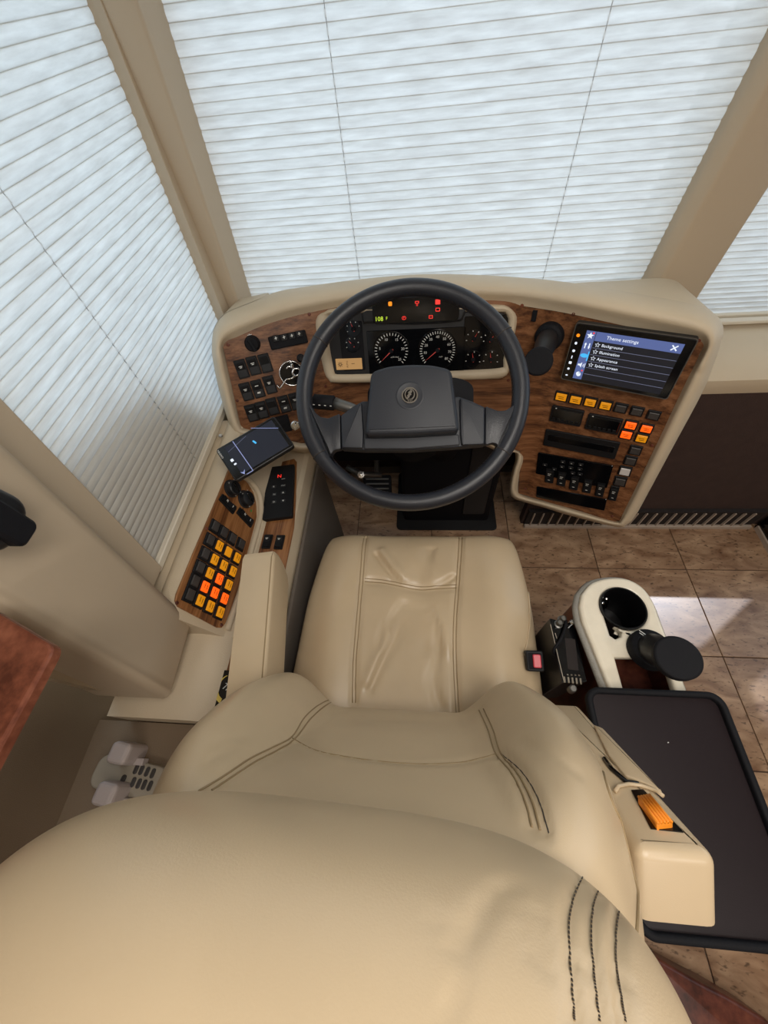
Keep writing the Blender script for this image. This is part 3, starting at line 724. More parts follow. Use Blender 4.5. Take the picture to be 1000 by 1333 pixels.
# warning lamp hood on top
hood = [(474, 423), (479, 421.5), (545, 423), (598, 419), (603, 415), (608, 401), (604, 390), (575, 386), (545, 384), (500, 387), (478, 399), (471, 410)]
hb = prism('warning_lamp_hood', resample(roundloop(looppx(hood, .016), 60), 60), .030, M['black'], cf, IC, b=.006, z0=-.014, steps=3)
f, a, b = crect(480, 388, 601, 418.5, .018); face = plate('lamp_window', f, a * .94, b * .92, .0012, .010, M['gloss'], IC, z0=.0160)
hf = Frame(cf.at(0, 0, .0175), cf.u, cf.n)
text('108', hf.moved((493.5, 415.5)), .0135, M['g_green'], face, name='temperature_readout'); text('F', hf.moved((503.5, 414.5)), .009, M['g_green'], face, name='temperature_readout')
g = hf.moved((508, 395.5)); flat('warning_symbol', [rrect(.0085, .009, .002), ], g, M['g_orange'], .0006, parent=face)
g = hf.moved((570, 393)); flat('warning_symbol', [rrect(.011, .010, .001)], g, M['g_red'], .0006, parent=face); 
g = hf.moved((570, 403)); flat('warning_symbol', [rrect(.010, .0075, .001), rrect(.0076, .005, .0006)], g, M['g_red'], .0006, parent=face)
g = hf.moved((543, 393.5)); flat('warning_symbol', [rrect(.009, .005, .001), rrect(.0064, .0028, .0006)], g, M['g_red'], .0006, parent=face)
g = hf.moved((543, 397)); flat('warning_symbol', [rrect(.004, .004, .0019), rrect(.0024, .0024, .001)], g, M['g_red'], .0006, parent=face)
g = hf.moved((526, 414)); flat('warning_symbol', [rrect(.0095, .0075, .0036), rrect(.0075, .0057, .0027)], g, M['g_red'], .0006, parent=face); text('P', g, .006, M['g_red'], face)
g = hf.moved((561, 412.5)); flat('warning_symbol', [rrect(.009, .007, .001), rrect(.007, .005, .0006)], g, M['g_red'], .0006, parent=face); text('= =', g, .004, M['g_red'], face)

# ================================================================ TOUCHSCREEN AND PHONE MOUNT ON THE DASH
fr = dframe((820, 470), .142); sf = Frame(fr.at(0, 0, .022), fr.u, fr.n)
cs = [np.array(sf.uv(p)) for p in ((748.5, 419.5), (909.5, 440), (870, 521.5), (731.5, 493))]
c = sum(cs) / 4; sw = (np.linalg.norm(cs[1] - cs[0]) + np.linalg.norm(cs[2] - cs[3])) / 2; sh = (np.linalg.norm(cs[3] - cs[0]) + np.linalg.norm(cs[2] - cs[1])) / 2
uu = unit((cs[1] - cs[0]) + (cs[2] - cs[3])); sf = Frame(sf.at(c[0], c[1]), sf.u * uu[0] + sf.v * uu[1], sf.n)
TS_ = thing('touchscreen', 'large touchscreen head unit showing the theme settings menu', 'screen', tuple(sf.o))
plate('screen_body', sf, sw, sh, .012, .006, M['black'], TS_, b=.003, z0=-.012, steps=3)
flat('silver_edge', [rrect(sw, sh, .006), rrect(sw * .985, sh * .975, .005)], sf, M['dull'], .0012, parent=TS_, z0=-.0006)
prism('mount_box', rrect(sw * .9, sh * .72, .01), .020, M['soft'], sf.shift(0, -sh * .16), TS_, z0=-.032)
plate('display_glass', sf, sw * .975, sh * .955, .0008, .005, M['gloss'], TS_, z0=0)
dsx = lambda p: np.array(sf.uv(p))
x0, x1, y1, y0 = -sw * .385, sw * .42, sh * .40, -sh * .43
def spl(name, a, b, c, d, m, z=.0009, r=.0005, t=.0003): return plate(name, sf.shift((a + c) / 2, (b + d) / 2), abs(c - a), abs(d - b), t, r, m, TS_, b=0, z0=z)
spl('screen_picture', x0, y0, x1, y1, M['g_dark'])
xs = x0 + (x1 - x0) * .105; yt = y1 - (y1 - y0) * .175
spl('menu_sidebar', x0, y0, xs, y1, M['g_blue'], .0012); spl('title_bar', xs + .001, yt, x1, y1, M['g_blue'], .0012)
text('Theme settings', sf.shift(xs + (x1 - xs) * .33, (yt + y1) / 2), .0098, M['g_white'], TS_, z0=.0016)
rh = (yt - y0) / 6
for k in range(1, 7):
    if k < 6: spl('divider', xs + .002, yt - rh * k - .0004, x1, yt - rh * k + .0004, M['g_line'], .0012)
def star(r): return [(r * (1 if i % 2 == 0 else .42) * math.cos(math.pi / 2 + i * math.pi / 5), r * (1 if i % 2 == 0 else .42) * math.sin(math.pi / 2 + i * math.pi / 5)) for i in range(10)]
for k, s in enumerate(('Background', 'Illumination', 'Appearance', 'Splash screen')):
    yy = yt - rh * (k + .5); text(s, sf.shift(xs + .018, yy), .0086, M['g_white'], TS_, align='LEFT', z0=.0016)
    flat('star_icon', [star(.0056), star(.0040)], sf.shift(xs + .010, yy), M['g_white'], .0003, parent=TS_, z0=.0016)
g = sf.shift(x1 - .014, (yt + y1) / 2); strokes('close_icon', [(-.005, -.005, .005, .005), (-.005, .005, .005, -.005)], g, M['g_white'], TS_, .0024, .0016)
xm = (x0 + xs) / 2; st = (y1 - y0) / 5
flat('sidebar_icon', [star(.0075)], sf.shift(xm, y1 - st * .45), M['g_white'], .0003, parent=TS_, z0=.0016)
strokes('sidebar_icon', [(-.004, -.006, -.004, .006), (.004, -.006, .004, .006), (-.006, .003, -.002, .003), (.002, -.002, .006, -.002)], sf.shift(xm, y1 - st * 1.45), M['g_white'], TS_, .0022, .0016)
flat('sidebar_icon', [[(.008 * math.cos(t), .0045 * math.sin(t)) for t in np.linspace(0, 6.28, 20)[:-1]]], sf.shift(xm, y1 - st * 2.45), M['g_cyan'], .0003, parent=TS_, z0=.0016)
spl('selection_bar', xs - .0028, y1 - st * 2.95, xs - .0005, y1 - st * 1.98, M['g_cyan'], .0016)
flat('sidebar_icon', [[(-.007, -.002), (-.003, -.002), (.001, -.006), (.001, .006), (-.003, .002), (-.007, .002)]], sf.shift(xm, y1 - st * 3.45), M['g_white'], .0003, parent=TS_, z0=.0016)
strokes('sidebar_icon', [(.004, -.003, .0045, .003), (.007, -.005, .0075, .005)], sf.shift(xm, y1 - st * 3.45), M['g_white'], TS_, .0013, .0016)
flat('sidebar_icon', [rrect(.009, .011, .004), [(.0015, -.001), (.004, .002), (.002, .0045)]], sf.shift(xm, y1 - st * 4.45).rot(30), M['g_white'], .0003, parent=TS_, z0=.0016)
for q in (.45, 4.3): lathe('notification_dot', sf.shift(xs - .004, y1 - st * q + .006), [(.0017, .0016), (.0017, .002), (.0005, .002)], M['g_red'], TS_, 10)
xk = -sw * .45
lathe('side_key', sf.shift(xk, sh * .30), [(.0036, .001), (.0036, .0015), (.0005, .0015)], M['g_orange'], TS_, 14)
for k, s in enumerate((.17, .04, -.07, -.17, -.28, -.40)): plate('side_key', sf.shift(xk, sh * s), (.005, .006, .002, .006, .005, .005)[k], (.006, .006, .007, .006, .005, .003)[k], .0005, (.0029, .0029, .0008, .001, .002, .001)[k], M['g_white'], TS_, z0=.001)
def puck_mount(label, base, bn, br, head, hn, hr, prints):
    root = thing('phone_mount', label, 'phone mount', tuple(base))
    fb = Frame(base, (1, 0, 0), bn); hf_ = Frame(head, (1, 0, 0), hn)
    autosmooth(lathe('mount_base', fb, [(br, 0), (br, br * .35), (br * .93, br * .5), (br * .75, br * .62), (.001, br * .66)], M['soft'], root, 40), 30)
    nb = np.array(base) + fb.n * br * .5; nh = np.array(head) - hf_.n * hr * .75; mid = (nb + nh) / 2
    P = smoothpath([nb, mid, nh], 9); V, F = tube_data(P, [br * .72, br * .74, br * .74, br * .72, br * .68, br * .62, br * .62, br * .66, br * .7], 28); autosmooth(mk('neck', V, F, M['black'], root, True), 30)
    autosmooth(lathe('mount_head', hf_, [(hr * .7, -hr * .95), (hr * .8, -hr * .62), (hr * .98, -hr * .5), (hr, -hr * .42), (hr, -hr * .08), (hr * .96, -.001), (hr * .90, 0), (.001, 0)], M['soft'], root, 48), 25)
    if prints:
        t = unit(np.cross(unit(nh - nb), unit(O3 - mid))); fp = Frame(mid + unit(O3 - mid) * br * .74, t, unit(O3 - mid))
        strokes('print', [(-br * .2, br * .25, br * .3, br * .1), (-br * .3, 0, 0, -br * .2)], fp, M['print'], root, .0012)
    return root
b0 = dash((716, 437)); hd = O3 + ray(701, 470) * (((b0 - O3)[1] / ray(716, 437)[1]) - .085)
puck_mount('black swivelling puck phone mount on the dash left of the touchscreen', b0, dash_n(b0), 17.5 * .9 / 500, hd, unit(unit(O3 - hd) + np.array([-.15, -.1, .30])), 17.8 * .8 / 500, True)

# ================================================================ STEERING WHEEL AND COLUMN
Wc = np.array([-.022, .613, .850]); wn = (0, -math.cos(math.radians(57)), math.sin(math.radians(57)))
wf = Frame(Wc, (1, 0, 0), wn)
SW = thing('steering_wheel', 'dark leather wrapped steering wheel with two broad spokes and a round emblem', 'steering wheel', tuple(Wc))
c7 = lambda x, y: (380 + .32 * x, 360 + .32 * y)
wuv = lambda pts, h=0: [wf.uv(c7(*p), h) for p in pts]
RM = .2125
V = []; n = 128; sg = 20
for i in range(n):
    a = 2 * math.pi * i / n
    for k in range(sg):
        b = 2 * math.pi * k / sg; r = RM + .0165 * math.cos(b); V.append((r * math.cos(a), r * math.sin(a), .0165 * math.sin(b)))
F = [(i * sg + k, i * sg + (k + 1) % sg, ((i + 1) % n) * sg + (k + 1) % sg, ((i + 1) % n) * sg + k) for i in range(n) for k in range(sg)]
mk('rim', V, F, M['wheel'], SW, True, wf)
# stitched inner seam: short cross stitches
S = []
for i in range(190):
    a = 2 * math.pi * i / 190 + .01; r = RM - .0160
    p = [wf.at(r * math.cos(a + d), r * math.sin(a + d), z) for d, z in ((-.004, .002), (.004, .0066))]; S.append(tube_data(p, .0006, 4))
mk('stitching', *join(S), M['thread'], SW, kind='stuff')
for a in (32, 148, 213, 327):
    t = math.radians(a); P = [wf.at((RM + .0168 * math.cos(b)) * math.cos(t), (RM + .0168 * math.cos(b)) * math.sin(t), .0168 * math.sin(b)) for b in np.linspace(0, 2 * math.pi, 20)[:-1]]
    V, F = tube_data(P, .0009, 5, True); mk('leather_joint', V, F, M['thread'], SW, True)
for sp_ in ([(50, 480), (66, 500), (90, 548), (118, 574), (150, 580), (198, 560), (202, 704), (176, 708), (162, 722), (164, 748), (196, 798), (215, 830), (150, 812), (96, 740), (58, 640)],
            [(938, 460), (922, 485), (898, 528), (868, 548), (838, 550), (786, 530), (784, 688), (818, 678), (836, 688), (832, 718), (800, 766), (782, 800), (845, 782), (900, 700), (932, 600)]):
    P = roundpoly(wuv(sp_, .004), .004, 3)
    o = prism('spoke', P, .020, M['wheel'], wf, SW, b=.0015, z0=-.010, steps=2); autosmooth(o, 60)
# hub
base = wuv([(196, 566), (240, 530), (285, 505), (480, 500), (680, 486), (735, 505), (788, 530), (788, 682), (690, 692), (480, 706), (290, 706), (200, 700)], .010)
autosmooth(prism('hub_base', base, .030, M['hub'], wf, SW, b=.004, z0=-.022, steps=3), 20)
for q in ([(199, 564), (283, 510), (292, 640), (288, 699), (203, 696)], [(684, 492), (784, 533), (784, 682), (692, 686), (686, 640)]):
    autosmooth(prism('hub_side_panel', roundpoly(wuv(q, .016), .004, 3), .008, M['hub'], wf, SW, b=.003, z0=.008, steps=3), 20)
autosmooth(prism('hub_lower_panel', roundpoly(wuv([(293, 655), (680, 640), (685, 684), (480, 700), (293, 700)], .016), .003, 3), .006, M['hub'], wf, SW, b=.002, z0=.008, steps=2), 20)
pad = roundpoly(wuv([(322, 388), (390, 366), (480, 358), (570, 360), (650, 378), (684, 632), (480, 645), (296, 648)], .040), .012, 4)
V, F = prism_data(pad, .034, .010, .012, 5)
o = autosmooth(mk('horn_pad', V, F, M['hub'], SW, False, wf), 17)
ec = wf.moved(c7(480, 484), .046); rr = .0150
autosmooth(lathe('emblem_recess', ec, [(rr * 1.75, 0), (rr * 1.75, .0004), (rr * 1.62, .0012), (rr * 1.5, .0008), (rr * 1.3, .0002), (.001, .0002)], M['hub'], SW, 40), 60)
em = lathe('emblem', ec, [(rr * 1.02, .0002), (rr * 1.02, .0014), (.001, .0014)], M['gloss'], SW, 40)
cir = lambda r, n=40, x=0, y=0, sx=1, sy=1: [(x + sx * r * math.cos(t), y + sy * r * math.sin(t)) for t in np.linspace(0, 2 * math.pi, n + 1)[:-1]]
flat('emblem_ring', [cir(rr), cir(rr * .85)], ec, M['chrome'], .0008, parent=em, z0=.0014)
flat('emblem_outline', [cir(rr * .72, 32, 0, rr * .1, .88, 1), cir(rr * .58, 32, 0, rr * .14, .88, 1)], ec, M['chrome'], .0007, parent=em, z0=.0014)
flat('emblem_bolt', [[(rr * x, rr * y) for x, y in ((.16, .70), (-.24, .30), (-.14, .22), (-.36, -.12), (-.24, -.18), (-.48, -.50), (.0, -.22), (-.08, -.12), (.24, .08), (.14, .18), (.32, .45))]], ec, M['chrome'], .0009, parent=em, z0=.0015)
flat('emblem_jaw', [[(rr * x, rr * y) for x, y in ((-.30, -.42), (.34, -.42), (.26, -.80), (-.22, -.80))]], ec, M['chrome'], .0007, parent=em, z0=.0014)
for x in (-.13, .02, .17): strokes('emblem_gap', [(rr * x, -rr * .5, rr * x, -rr * .78)], ec, M['gloss'], em, .0011, .0022)
# steering column with its shroud, shaft, pedestal and stalk
COL = thing('steering_column', 'black steering column shroud and stalk between the wheel and the dash', 'column', (-.022, .95, 0))
ax = -wf.n
def ringpts(f, pts): return [f.at(x, y, 0) for x, y in pts]
st = [(0.03, .125, .085), (.09, .120, .085), (.16, .10, .075), (.22, .08, .07)]
V = []; F = []; P0 = rrect(2, 2, .5, 5); n = len(P0)
for d, a, b in st:
    for x, y in P0: V.append(wf.at(x * a * .86 + .02, y * b * .62 - .01, -d))
for k in range(len(st) - 1):
    for i in range(n): j = (i + 1) % n; F.append((k * n + i, k * n + j, (k + 1) * n + j, (k + 1) * n + i))
F += [tuple(range(n))[::-1], tuple((len(st) - 1) * n + i for i in range(n))]
autosmooth(mk('column_shroud', V, F, M['soft'], COL), 40)
tube('shaft', [wf.at(0, -.01, -.0225), wf.at(0, -.01, -.05)], .03, M['black'], COL, 20)
# lower pedestal
P = [(-.07, .86), (.275, .86), (.275, 1.12), (-.07, 1.12)]
pe = prism('pedestal', roundpoly(P, .02), .56, M['soft'], WORLD, COL, b=.01, z0=.0)
prism('pedestal_panel', rrect(.085, .40, .01), .006, M['black'], Frame((.205, .859, .26), (1, 0, 0), (0, -1, 0)), COL, b=.002)
V, F = tube_data(smoothpath([wf.at(0, -.03, -.2), np.array([.05, .86, .52]), np.array([.08, .95, .35])], 8), .075, 16); mk('boot', V, F, M['soft'], COL, True)
prism('knee_panel', roundpoly([(-.29, .37), (.29, .37), (.29, .585), (-.29, .585)], .02), .02, M['soft'], Frame((0, .885, 0), (1, 0, 0), (0, -1, 0)), COL, b=.004)
# stalk
sa = wf.hit(c7(250, 540), -.035); sb = wf.hit(c7(175, 515), -.035); sc_ = wf.hit(c7(88, 508), -.035)
o = tube('stalk', smoothpath([sa + (sa - sb) * .35, sa, sb], 6), [.007, .008, .0105, .012, .012, .0125], M['dull'], COL, 14)
mk('stalk_grip', *tube_data([sb, sb + (sc_ - sb) * .05, sc_ - (sc_ - sb) * .05, sc_], [.012, .0155, .0155, .012], 16), M['soft'], COL, True)
dq = unit(sb - sc_)
for k in range(4): V, F = tube_data([sb - dq * (.004 + .012 * k) + np.array([0, -.013, .004]), sb - dq * (.008 + .012 * k) + np.array([0, -.013, .004])], .0022, 6); mk('stalk_mark', V, F, M['print'], COL)
# pedals
PB = thing('brake_pedal', 'dark brake pedal with metal linkage under the wheel left of the column', 'pedal', (-.17, .98, 0))
f = Frame((-.17, .93, .15), (1, 0, 0), (0, -.75, .66)); plate('pedal_pad', f, .11, .085, .014, .01, M['soft'], PB, b=.003, steps=2)
for k in range(4): plate('tread', f.shift(0, -.028 + .019 * k), .09, .006, .003, .001, M['dull'], PB, z0=.013)
tube('pedal_arm', smoothpath([(-.17, .935, .15), (-.17, 1.0, .26), (-.17, 1.05, .40), (-.17, 1.12, .55)], 8), .011, M['dull'], PB)
g = onz((470, 618), .32)
tube('link_rod', [g + np.array([-.05, .02, .02]), g, g + np.array([.07, .01, -.015])], [.009, .012, .008], M['dull'], PB, 10)
lathe('link_bolt', Frame(g, (1, 0, 0), unit(O3 - g)), [(.012, .004), (.012, .016), (.001, .017)], M['chrome'], PB, 8)
box('floor_mat', (-.10, .815, .0), (.305, 1.12, .006), M['darkfloor'], None, .02); tag(bpy.data.objects['floor_mat'], 'dark floor mat beneath the steering column and pedals', 'mat')

# ================================================================ DRIVER'S SIDE CONSOLE
SC_ = thing('side_console', 'tan side console with walnut switch panel left of the driver seat', 'console', (-.42, .4, 0))
prof = [(-.578, .0), (-.578, .655), (-.520, .657), (-.505, .674), (-.495, .677), (-.472, .676), (-.464, .672), (-.424, .562), (-.416, .545), (-.402, .543), (-.396, .5355), (-.345, .5355), (-.337, .538), (-.325, .532), (-.318, .515), (-.305, .0)]
def extrude_xz(name, prof, y0, y1, m, parent, yend=None, **k):
    ys = [y0, y1]; V = [(x, y, z) for y in ys for x, z in prof]; n = len(prof)
    F = [(i, (i + 1) % n, n + (i + 1) % n, n + i) for i in range(n)] + [tuple(range(n))[::-1], tuple(n + i for i in range(n))]
    return mk(name, V, F, m, parent, **k)
autosmooth(extrude_xz('console_body', prof, .215, .765, M['vinyl'], SC_), 35)
box('side_carpet', (-.312, .06, .0), (-.303, .76, .495), M['greycarpet'], SC_, .003)
# rear end of the console, stepping down under the padded column
prof2 = [(-.60, 0), (-.60, .565), (-.46, .568), (-.435, .560), (-.405, .543), (-.396, .5355), (-.345, .5355), (-.337, .538), (-.325, .532), (-.318, .515), (-.305, 0)]
autosmooth(extrude_xz('console_end', prof2, .055, .23, M['vinyl'], SC_), 35)
# sloped walnut panel with switch grid
pn = unit((.113, 0, .040)); pf = Frame(onx((275, 740), -.445), (0, 1, 0), (1, 0, 0))
A0 = np.array([-.464, .43, .672]); pn = unit(np.cross(np.array([0, 1., 0]), np.array([.040, 0, -.110])))
if pn[0] < 0: pn = -pn
pf = Frame(A0, (0, -1, 0), pn)          # u runs to the rear, v follows
pc = lambda p, h=.002: pf.uv(p, h)
c4 = lambda x, y: (210 + .225 * x, 530 + .225 * y)
wp = [c4(*p) for p in ((395, 350), (440, 385), (490, 428), (530, 490), (548, 560), (550, 640), (525, 735), (485, 880), (440, 1060), (395, 1185), (362, 1268), (338, 1284), (95, 1155), (78, 1120), (80, 1095), (190, 830), (300, 575))]
SP = prism('switch_panel', resample([pc(p) for p in wp], 70), .004, M['walnut_y'], pf, SC_, b=.001)
for p in ((90, 1133), (347, 1260), (262, 703)): lathe('screw', pf.moved(c4(*p), .004), screw_prof, M['cherry'], SP, 12)
# grid of switches
g00, g03, g53, g50 = (np.array(c4(*p)) for p in ((305, 692), (455, 795), (332, 1187), (158, 1087)))
cmap = ['dddd', 'daaa', 'daaa', 'daoa', 'dooo', 'daaa']
g_full = {'d': 'key_dark', 'a': 'amber', 'o': 'orange'}
q0 = pf.hit(c4(305, 692)); q1 = pf.hit(c4(158, 1087)); gu = q1 - q0
gfr = Frame(q0, gu, pf.n); g_a = gfr.px()
for r_ in range(6):
    for c_ in range(4):
        s, t = r_ / 5, c_ / 3; p = (g00 * (1 - s) + g50 * s) * (1 - t) + (g03 * (1 - s) + g53 * s) * t
        f = gfr.moved(p, .004); k = cmap[r_][c_]
        if k == 'd' and r_ == 1: k = 'd'
        a = np.linalg.norm(gu) / 5
        o = plate('push_switch', f, a * .92, .0245, .004, .001, M['switch'], SC_, b=.001)
        plate('switch_cap', f, a * .66, .0165, .004, .001, M[g_full[k]], o, b=.001, z0=.0035)
        if k != 'd' and not (r_ == 1 and c_ == 2): strokes('print', [(-a * .14, .003, a * .18, .003), (-a * .2, -.003, a * .12, -.003)], f, M['print_dark'], o, .0013, .0077, kind='stuff')
# mirror knobs and rockers on the slope
for p, rpx in (((404, 472), 36), ((483, 533), 36)):
    f = pf.moved(c4(*p), .004); rr = rpx * .225 / (sum(f.px()) / 2) * 1.15
    o = autosmooth(lathe('mirror_knob', f, [(rr * 1.12, 0), (rr * 1.12, .002), (rr, .003), (rr * .92, .014), (rr * .8, .016), (.001, .016)], M['black'], SC_, 28), 40)
    plate('pointer', f.rot(60), rr * 1.3, .004, .003, .001, M['gloss'], o, z0=.0155)
    for k in range(5): a = math.radians(30 + 60 * k); plate('knob_mark', f.shift(rr * 1.0 * math.cos(a), rr * 1.0 * math.sin(a)), .0022, .0022, .001, .001, M['print'], o, z0=.012)
for p in ((382, 562), (483, 640)):
    a = pf.hit((c4(p[0] - 30, p[1] - 32)), .004); b = pf.hit(c4(p[0] + 30, p[1] + 32), .004)
    f = Frame(pf.hit(c4(*p), .004), b - a, pf.n).rot(-90)
    rocker_parts(f, .020, np.linalg.norm(b - a) * 1.35, SC_, mk_two)
flat('leaf_symbol', [cir(.004, 12, 0, 0, 1, .6)], pf.moved(c4(520, 600), .0041), M['green'], .0004, parent=SC_)
# rounded tan moulding between slope and shelf
mp_ = [c4(*p) for p in ((470, 400), (515, 430), (555, 480), (575, 545), (572, 640), (540, 760), (505, 890), (460, 1060), (415, 1190), (380, 1290))]
mpts = [pf.hit(p, .004) for p in smoothpath([np.array(p, float) for p in mp_], 30)]
tube('moulding', mpts, .0075, M['vinyl'], SC_, 10)
# shelf with walnut inlay
zf = .5355
hf2 = Frame((0, 0, zf), (1, 0, 0), (0, 0, 1))
sh = [c4(*p) for p in ((640, 335), (770, 302), (785, 320), (782, 520), (770, 700), (715, 960), (690, 1150), (650, 1333))] + [(345, 860), (315, 905), (283, 945), (262, 945), (270, 905), (285, 850), (300, 815), (318, 745), (333, 690), (341, 650), (344, 620)]
inl = prism('shelf_inlay', [hf2.uv(p) for p in sh], .0025, M['walnut_y'], hf2, SC_)
for p in ((292, 868),): lathe('screw', hf2.moved(p, .0025), screw_prof, M['cherry'], SC_, 12)
for p in ((615, 780), (685, 783)):
    f = hf2.moved(c4(*p), .0025); rocker_parts(f, .022, .040, SC_, mk_icon)
lathe('sill_screw', Frame((onz((287.5, 568), .678)), (1, 0, 0), (.3, 0, 1)), [(.006, 0), (.006, .003), (.004, .005), (.001, .005)], M['chrome'], SC_, 16)
# gear selector keypad
KP = thing('gear_selector_keypad', 'flat black gear selector keypad with a red N on the side console', 'keypad', tuple(hf2.hit((362, 640))))
k4 = [np.array(hf2.uv(c4(*p), .012)) for p in ((607, 350), (768, 332), (762, 630), (592, 655))]
kc = sum(k4) / 4; ku = unit((k4[1] - k4[0]) + (k4[2] - k4[3])); kw = (np.linalg.norm(k4[1] - k4[0]) + np.linalg.norm(k4[2] - k4[3])) / 2; kh = (np.linalg.norm(k4[3] - k4[0]) + np.linalg.norm(k4[2] - k4[1])) / 2
kf = Frame(hf2.at(kc[0], kc[1], .0026), (ku[0], ku[1], 0), (0, 0, 1))
plate('keypad_body', kf, kw, kh, .0115, .004, M['switch'], KP, b=.002, steps=2)
kt = lambda x, y: kf.moved(c4(x, y), .0118)
text('N', kt(684, 400), .016, M['g_red'], KP, name='gear_readout')
for x, y, s in ((652, 462, 'R'), (706, 455, 'MODE'), (655, 507, 'N'), (706, 495, '▲'), (653, 550, 'D'), (706, 543, '▼')):
    o = plate('keypad_key', kt(x, y), .013, .010, .0012, .002, M['black'], KP, b=.0005)
    if s in 'RND': text(s, kt(x, y), .0075, M['print'], o, z0=.0014)
    elif s == 'MODE': text(s, kt(x, y), .0038, M['print'], o, z0=.0014)
    else:
        sg = 1 if s == '▲' else -1; flat('arrow', [[(-.003, -.0025 * sg), (.003, -.0025 * sg), (0, .003 * sg)]], kt(x, y), M['print'], .0004, parent=o, z0=.0014)
strokes('print', [(-.005, 0, .005, 0)], kt(706, 415), M['print'], KP, .0012)
# event card in a clear sleeve
CD = thing('club_card', 'small black card with yellow arcs and white script on the console shelf', 'card', tuple(hf2.hit((287, 897), .004)))
q4 = [np.array(hf2.uv(p, .004)) for p in ((281, 872), (300, 872), (300, 922), (273, 919))]
cc = sum(q4) / 4; fcd = Frame(hf2.at(cc[0], cc[1], .004), (1, 0, 0), (0, 0, 1)); cw, ch = abs(q4[1][0] - q4[0][0]) * 1.25, abs(q4[3][1] - q4[0][1])
fcd = fcd.shift(.012, 0)
plate('card', fcd, .058, ch, .0015, .002, M['gloss'], CD, b=.0003)
M['yellow'] = mat('yellow_print', (214, 190, 96), .5)
def arc(a0, a1, r0, r1, x, y, n=14): return [(x + r0 * math.cos(t), y + r0 * math.sin(t)) for t in np.linspace(a0, a1, n)] + [(x + r1 * math.cos(t), y + .004 + r1 * math.sin(t)) for t in np.linspace(a1, a0, n)]
flat('print', [arc(2.0, 3.0, .026, .021, .004, 0)], fcd, M['yellow'], .0003, parent=CD, z0=.0016); flat('print', [arc(3.35, 4.3, .026, .021, .004, -.004)], fcd, M['yellow'], .0003, parent=CD, z0=.0016)
text('Trai', fcd.shift(.002, 0).rot(-22), .017, M['print'], CD, z0=.0016, shear=.35)
# sill beside the pocket, remote control and white chargers
PK = box('pocket_shelf', (-.67, -.30, .46), (-.32, .053, 0.49), M['pocket'], None); tag(PK, 'tan pocket shelf with shade put into its colour, behind the side console', 'shelf')
zr = .49
RC = thing('remote_control', 'grey remote control with two rows of dark oval buttons', 'remote', tuple(onz((190, 1012), zr)))
hr_ = Frame((0, 0, zr), (1, 0, 0), (0, 0, 1))
u_ = hr_.hit((222, 1000), .015) - hr_.hit((172, 988), .015)
rf = Frame(hr_.hit((150, 1003)), u_, (0, 0, 1))
plate('remote_body', rf.shift(.042, -.004), .150, .056, .015, .020, M['grey'], RC, b=.004, steps=3, k=8)
c7b = lambda x, y: (80 + .25 * x, 820 + .25 * y)
for p in ((390, 725), (418, 730), (448, 738), (477, 747), (375, 793), (404, 800), (432, 806), (462, 812)): plate('remote_button', rf.moved(c7b(*p), .015), .0075, .016, .003, .0036, M['key_dark'], RC, b=.001)
plate('remote_button', rf.moved(c7b(322, 780), .015), .009, .016, .003, .004, M['key_dark'], RC, b=.001)
for k, (x, y, s) in enumerate(((152, 980, 'white plastic charger block standing behind the remote control'), (133, 1034, 'white plastic charger block half hidden by the headrest'))):
    ch_ = thing('charger_block', s, 'charger', tuple(onz((x, y), .49)), 'chargers in the side pocket'); c0 = onz((x, y), .55)
    plate('block', Frame((c0[0], c0[1], .49), unit((1, -.1, 0)), (0, 0, 1)), .040, .036, .058, .009, M['charger'], ch_, b=.008, steps=3)
    plate('plug_pin', Frame((c0[0] + .016, c0[1] - .012, .505), (0, 0, 1), (1, 0, 0)), .018, .012, .018, .002, M['charger'], ch_)
# wooden table edge at the far left and a black coat hook on the padded column
TB = thing('side_table', 'red burl wood table top corner behind the padded column', 'table', (-.5, -.1, 0))
e0 = onz((71, 841), 1.0); e1 = onz((0, 799), 1.0); e2 = onz((0, 972), 1.0)
du = unit(e1 - e0); dv = unit(e2 - e0); A = [e0, e0 + du * .105, e0 + du * .105 + dv * .6, e0 + dv * .6]
tf = Frame((0, 0, .988), (1, 0, 0), (0, 0, 1))
prism('table_top', roundpoly([(p[0], p[1]) for p in A], .010), .012, M['burl'], tf, TB, b=.003, steps=2)
box('table_leg', (-.44, -.45, 0), (-.40, -.41, .989), M['cherry'], TB, .006)
HK = thing('window_crank', 'black rounded knob on the padded column at the left edge', 'knob', tuple(onx((4, 672), -.46)))
f = Frame(onx((-66, 668), -.458), (0, 1, 0), (1, 0, 0)); 
autosmooth(plate('knob_body', f.rot(8), .062, .085, .040, .022, M['black'], HK, b=.012, steps=4, k=6), 50)
plate('knob_clip', f.shift(0, 0), .03, .09, .014, .008, M['soft'], HK, b=.003, z0=.036)

# ================================================================ TABLET
TD = thing('tablet', 'tilted black navigation tablet above the side console', 'tablet', (-.36, .58, .70))
tn = unit((.165, -.372, .914)); t0 = O3 + ray(332, 585) * .86; f0 = Frame(t0, (1, 0, 0), tn)
tq = [np.array(f0.uv(p)) for p in ((280, 584), (357.5, 542), (383, 579), (307, 628.5))]
c = sum(tq) / 4; uu = unit((tq[1] - tq[0]) + (tq[2] - tq[3])); tw = (np.linalg.norm(tq[1] - tq[0]) + np.linalg.norm(tq[2] - tq[3])) / 2; th = (np.linalg.norm(tq[3] - tq[0]) + np.linalg.norm(tq[2] - tq[1])) / 2
tf = Frame(f0.at(c[0], c[1]), f0.u * uu[0] + f0.v * uu[1], tn)
plate('tablet_body', tf, tw, th, .013, .007, M['black'], TD, b=.003, z0=-.013, steps=3)
plate('tablet_glass', tf, tw * .96, th * .93, .0006, .004, M['gloss'], TD)
